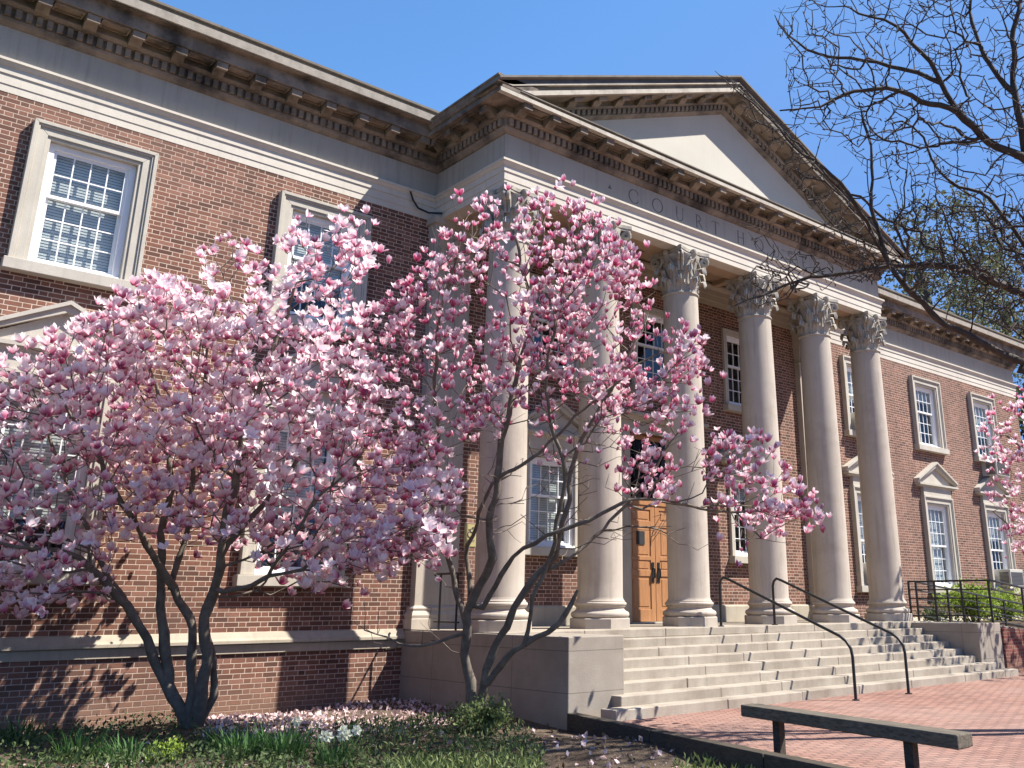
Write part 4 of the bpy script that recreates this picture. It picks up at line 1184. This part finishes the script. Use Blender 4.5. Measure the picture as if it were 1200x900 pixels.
# trees behind the building
def far_tree(name, x, y, h, rad, label, leaf, nleaf, seed, size=.3, group='trees behind the right wing', natt=130, mat='bark_far'):
    rng = np.random.default_rng(seed); root = np.array([x, y, GZ]); t = empty(name, tuple(root), label, 'tree', group)
    T = Tree(root); T.limb([root, root + [rng.normal(0, .2), 0, h * .25], root + [rng.normal(0, .4), rng.normal(0, .4), h * .5], root + [rng.normal(0, .6), 0, h * .8]], .03 * h, .01 * h)
    u = rng.normal(0, 1, (natt, 3)); u /= np.linalg.norm(u, axis=1)[:, None]; q = u * (rng.uniform(.25, 1, natt) ** .5)[:, None]
    q *= 1 + .25 * np.sin(u[:, :1] * 4 + seed) * np.cos(u[:, 1:2] * 5)
    A = root + [0, 0, h * .62] + q * [rad, rad, h * .38]
    dn = np.linalg.norm(A - (root + [0, 0, h * .4]), axis=1)
    for p in A[dn.argsort()]: T.reach(p, rng, bf=.3, step=.5, wig=.08, sag=.05)
    r = T.radii(.014, 2.3); big, small = T.mesh(r, .05)
    big.build('trunk', M[mat], t, smooth='all'); small.build('branches', M[mat], t, smooth='all')
    if nleaf:
        k = rng.integers(0, natt, nleaf); P = A[k] + rng.normal(0, .11 * rad, (nleaf, 3)) * [1, 1, .8]
        build_leaves('crown', P, rng, size, leaf, t)
    return t
def gp(u, v, depth):
    q = at(u, v, depth); return q[0], q[1], q[2] - GZ
for nm, u, v, dd, rad, lab, lf, nl, sd, sz in (
        ('budding_tree', 1085, 235, 48, 5.2, 'olive green budding tree rising behind the roof right of the pediment', M['spring'], 15000, 2, .25),
        ('budding_tree', 1165, 275, 55, 6.0, 'sparse budding tree behind the far end of the right wing roof', M['spring'], 7000, 4, .24),
        ('evergreen_tree', 1275, 430, 42, 4.5, 'dark dense tree beyond the end of the right wing', M['evergreen'], 7000, 6, .4)):
    x, y, h = gp(u, v, dd); far_tree(nm, x, y, h, rad, lab, lf, nl, sd, sz)

# ------------------------------------------------------------------ low plants
def clump_mesh(rng, n, h, spread, w, droop=.4, seg=4):
    V = []; F = []; T_ = []
    for k in range(n):
        a = rng.uniform(0, 2 * PI); r = spread * rng.uniform() ** .5; p = np.array([r * math.cos(a), r * math.sin(a), 0])
        d = np.array([math.cos(a), math.sin(a), 0]) * rng.uniform(.05, .5) + rng.normal(0, .1, 3); L = h * rng.uniform(.55, 1.15)
        sd = np.cross(d, [0, 0, 1]); sd = sd / (np.linalg.norm(sd) + 1e-6); b = len(V); tt = rng.uniform()
        for i in range(seg + 1):
            t = i / seg; q = p + d * (t ** 1.6) * L * (1 + droop) + np.array([0, 0, L * (t - droop * .5 * t ** 3)]); ww = w * (1 - t ** 2.5) * .5 + .0005
            V += [q - sd * ww, q + sd * ww]; T_ += [tt, tt]
        for i in range(seg): F.append((b + 2 * i, b + 2 * i + 1, b + 2 * i + 3, b + 2 * i + 2))
    return V, F, T_
def blades(name, rng, n, h, spread, w, mat, parent=None, droop=.4, loc=None):
    V, F, T_ = clump_mesh(rng, n, h, spread, w, droop)
    me = bpy.data.meshes.new(name); me.from_pydata([tuple(q) for q in V], [], F); me.update()
    a_ = me.attributes.new('tint', 'FLOAT', 'POINT'); a_.data.foreach_set('value', np.array(T_, np.float32))
    return finish(me, name, mat, parent, loc=loc if loc is not None else ((0, 0, 0) if parent else None))
def on_bed(u, v):
    d = FWD + (u - PPX) / FPX * RIGHT - (v - PPY) / FPX * UP; t = (-1.13 - CAM[2]) / d[2]; q = CAM + t * d
    return (q[0], q[1], bedz(q[0], q[1]) - .01)
rng = np.random.default_rng(9)
for u, v, h, n, lab in ((92, 893, .26, 90, 'dark green daffodil leaf tuft left of the lime green plant'), (150, 899, .24, 80, 'dark green leaf tuft touching the lime green plant'),
                        (285, 893, .3, 110, 'broad dark leaf tuft between lime plant and white daffodils'), (330, 893, .3, 100, 'upright dark leaf tuft just left of the white daffodils'),
                        (20, 870, .25, 90, 'dark leaf tuft at the far left edge of the flower bed'), (255, 880, .28, 80, 'strappy leaf tuft by the foot of the big magnolia')):
    o = blades('leaf_tuft', rng, int(n * 1.4), h * 1.25, .24, .016, M['blade'], loc=on_bed(u, v)); tag(o, lab, 'plant', 'leaf tufts in the flower bed')
for u, v, lab in ((392, 896, 'clump of white daffodils in bloom at the bottom edge'), (345, 880, 'single small white daffodil among dark leaf tufts')):
    L = on_bed(u, v); big_ = u == 392; t = empty('daffodil_clump', L, lab, 'flowers', 'daffodils in the flower bed')
    blades('leaves', rng, 90 if big_ else 25, .3, .2 if big_ else .08, .014, M['blade'], t)
    P = []; nf = 6 if big_ else 1
    m = MB()
    for k in range(nf):
        fm = MB(); cup = fm
        x, y = (rng.uniform(-.2, .2), rng.uniform(-.12, .12)) if big_ else (0, 0); z = rng.uniform(.27, .36)
        m.tube([(x * .5, y * .5, 0), (x * .9, y * .9, z * .7), (x, y, z)], .004, 4, False)
        f = np.array([-.5, -.6, .2]) + rng.normal(0, .25, 3); f /= np.linalg.norm(f); e1 = np.cross(f, [0, 0, 1]); e1 /= np.linalg.norm(e1); e2 = np.cross(f, e1); c = np.array([x, y, z])
        for j in range(6):
            a = j * PI / 3; o_ = math.cos(a) * e1 + math.sin(a) * e2; s_ = -math.sin(a) * e1 + math.cos(a) * e2
            fm.add([c, c + o_ * .035 + s_ * .022 + f * .01, c + o_ * .062, c + o_ * .035 - s_ * .022 + f * .01], [(0, 1, 2, 3)])
        cup.tube([c, c + f * .02, c + f * .035], [.012, .016, .022], 8, False)
        fm.build('flower', M['daff'], t, loc=(0, 0, 0))
    m.build('stems', M['blade'], t, loc=(0, 0, 0))
def bush(name, loc, n, rad, h, size, mat, lab, cat='plant', seed=1, group=None):
    rng = np.random.default_rng(seed); t = empty(name, loc, lab, cat, group)
    m = MB(); tips = []
    for k in range(26):
        a = rng.uniform(0, 2 * PI); r_ = rad * rng.uniform(.1, 1); e = np.array([r_ * math.cos(a), r_ * math.sin(a), h * rng.uniform(.6, 1) * (1 - .4 * (r_ / rad) ** 2)])
        m.tube([(0, 0, 0), e * [.35, .35, .5], e], [.008, .006, .003], 4, False); tips.append(e)
    m.build('stems', M['bark'], t, loc=(0, 0, 0))
    tips = np.array(tips); k = rng.integers(0, 26, n); f = rng.uniform(.35, 1.05, n)[:, None]; P = tips[k] * f + rng.normal(0, rad * .13, (n, 3)); P[:, 2] = np.abs(P[:, 2])
    o = build_leaves('leaves', P, rng, size, mat, t, up=.8); o.location = (0, 0, 0)
    return t
bush('lime_plant', on_bed(195, 897), 700, .22, .2, .045, M['lime'], 'lime green leafy plant in the flower bed before the big magnolia', seed=3)
q = (-7.3, -2.2, bedz(-7.3, -2.2)); bush('green_shrub', on_bed(567, 862), 1500, .42, .4, .055, M['grass'], 'fresh green weedy shrub at the foot of the portico magnolia', seed=4)
bush('yellow_green_bush', (11.0, .7, -.15), 1700, .95, 1.1, .12, M['lime'], 'yellow-green bush behind the ramp railing under the middle right window', 'bush', 5)
bush('yellow_green_bush', (13.1, .6, -.15), 1300, .9, .9, .12, M['lime'], 'lower yellow-green bush behind the ramp railing, farther from the portico', 'bush', 8)
bush('brown_bush', (9.3, .8, -.15), 500, .6, .45, .1, M['cover'], 'small brownish bush behind the railing next to the end column', 'bush', 7)
# ground cover, petals, grass (uncountable)
def scatter_uv(poly, n, rng, h=(0, .08)):
    out = []
    for u, v in sample(poly, n, rng):
        x, y, z = on_bed(u, v)
        if y < 1.85 and x < (-6.25 if y > -2.4 else kx(y) - .12): out.append((x, y, z + .01 + rng.uniform(*h)))
    return np.array(out)
P = np.vstack([scatter_uv([(-60, 838), (60, 848), (215, 846), (230, 872), (340, 874), (330, 960), (-120, 960)], 9500, rng, (0, .15)), scatter_uv([(300, 870), (440, 856), (520, 850), (640, 880), (640, 960), (300, 960)], 6500, rng, (0, .12))])
tag(build_leaves('ground_cover', P, rng, .05, M['cover'], None, up=.6), 'low dark green ground cover across the flower bed', 'ground cover', kind='stuff')
P = np.vstack([scatter_uv([(455, 870), (520, 856), (600, 848), (632, 880), (630, 960), (440, 960)], 3000, rng, (0, .15)), scatter_uv([(790, 892), (860, 884), (930, 905), (900, 960), (780, 930)], 1700, rng, (0, .07)),
               scatter_uv([(395, 852), (520, 850), (470, 880), (400, 900)], 600, rng, (0, .1))])
tag(build_leaves('grass_patch', P, rng, .075, M['grass'], None, up=1.6, aspect=.28), 'fresh green grass and weeds round the portico magnolia', 'grass', kind='stuff')
P = np.vstack([scatter_uv([(235, 838), (330, 826), (520, 826), (540, 845), (470, 866), (350, 872), (240, 872)], 4200, rng, (0, .015)), scatter_uv([(0, 850), (520, 826), (660, 850), (860, 890), (760, 960), (0, 960)], 750, rng, (0, .012)),
               scatter_uv([(600, 848), (700, 862), (800, 880), (760, 900), (640, 880)], 45, rng, (0, .01))])
tag(build_leaves('fallen_petals', P, rng, .065, M['fallen'], None, up=.0, aspect=.7), 'pale fallen magnolia petals strewn over the bed', 'petals', kind='stuff')

P = np.vstack([scatter_uv([(-80, 845), (215, 835), (640, 835), (900, 892), (860, 990), (-120, 990)], 3600, rng, (0, .015))])
tag(build_leaves('leaf_litter', P, rng, .06, M['litter'], None, up=.0, aspect=.6), 'brown dead leaves and mulch bits over the bed soil', 'leaf litter', kind='stuff')

# ------------------------------------------------------------------ light, sky, camera
w = bpy.data.worlds.new('World'); SC.world = w; w.use_nodes = True
nt = w.node_tree; bg = nt.nodes['Background']; sky = nt.nodes.new('ShaderNodeTexSky'); sky.sky_type = 'NISHITA'; sky.sun_disc = False
SUN = Vector((1.085, -1.0, 1.93)).normalized()
el = math.asin(SUN.z); az = math.atan2(SUN.x, SUN.y)
sky.sun_elevation = el; sky.sun_rotation = az; sky.altitude = 100; sky.air_density = 1.0; sky.dust_density = .3; sky.ozone_density = 3.5
def colmath(op, a, b):
    n = nt.nodes.new('ShaderNodeVectorMath'); n.operation = op; nt.links.new(a, n.inputs[0]); n.inputs[1].default_value = b; return n.outputs[0]
skyc = colmath('MINIMUM', colmath('MULTIPLY', sky.outputs[0], (.8, 1.12, 1.31)), (.95, 2.0, 4.4))   # even, deep blue spring sky
nt.links.new(skyc, bg.inputs[0]); bg.inputs[1].default_value = .095
sl = bpy.data.lights.new('sun', 'SUN'); sl.energy = 5.0; sl.angle = math.radians(.53); sl.color = (1, .95, .87)
so = bpy.data.objects.new('sun', sl); COL.objects.link(so); so.rotation_euler = SUN.to_track_quat('Z', 'Y').to_euler(); so.location = (20, -30, 40)

cd = bpy.data.cameras.new('camera'); co = bpy.data.objects.new('camera', cd); COL.objects.link(co); SC.camera = co
R = Matrix((tuple(RIGHT), tuple(UP), tuple(-FWD))).transposed()
co.matrix_world = Matrix.Translation(Vector(CAM)) @ R.to_4x4()
cd.sensor_fit = 'HORIZONTAL'; cd.sensor_width = 36; cd.lens = FPX / 1200 * 36
cd.shift_x = (600 - PPX) / 1200; cd.shift_y = (PPY - 450) / 1200
cd.clip_start = .05; cd.clip_end = 3000
vs_ = SC.view_settings; SC.display_settings.display_device = 'sRGB'
vs_.view_transform = 'Standard'; vs_.look = 'None'; vs_.gamma = 1; vs_.use_curve_mapping = False; vs_.exposure = 1.1
SC.render.engine = 'CYCLES'; SC.cycles.use_denoising = True; SC.cycles.max_bounces = 8; SC.cycles.diffuse_bounces = 3; SC.cycles.transparent_max_bounces = 12
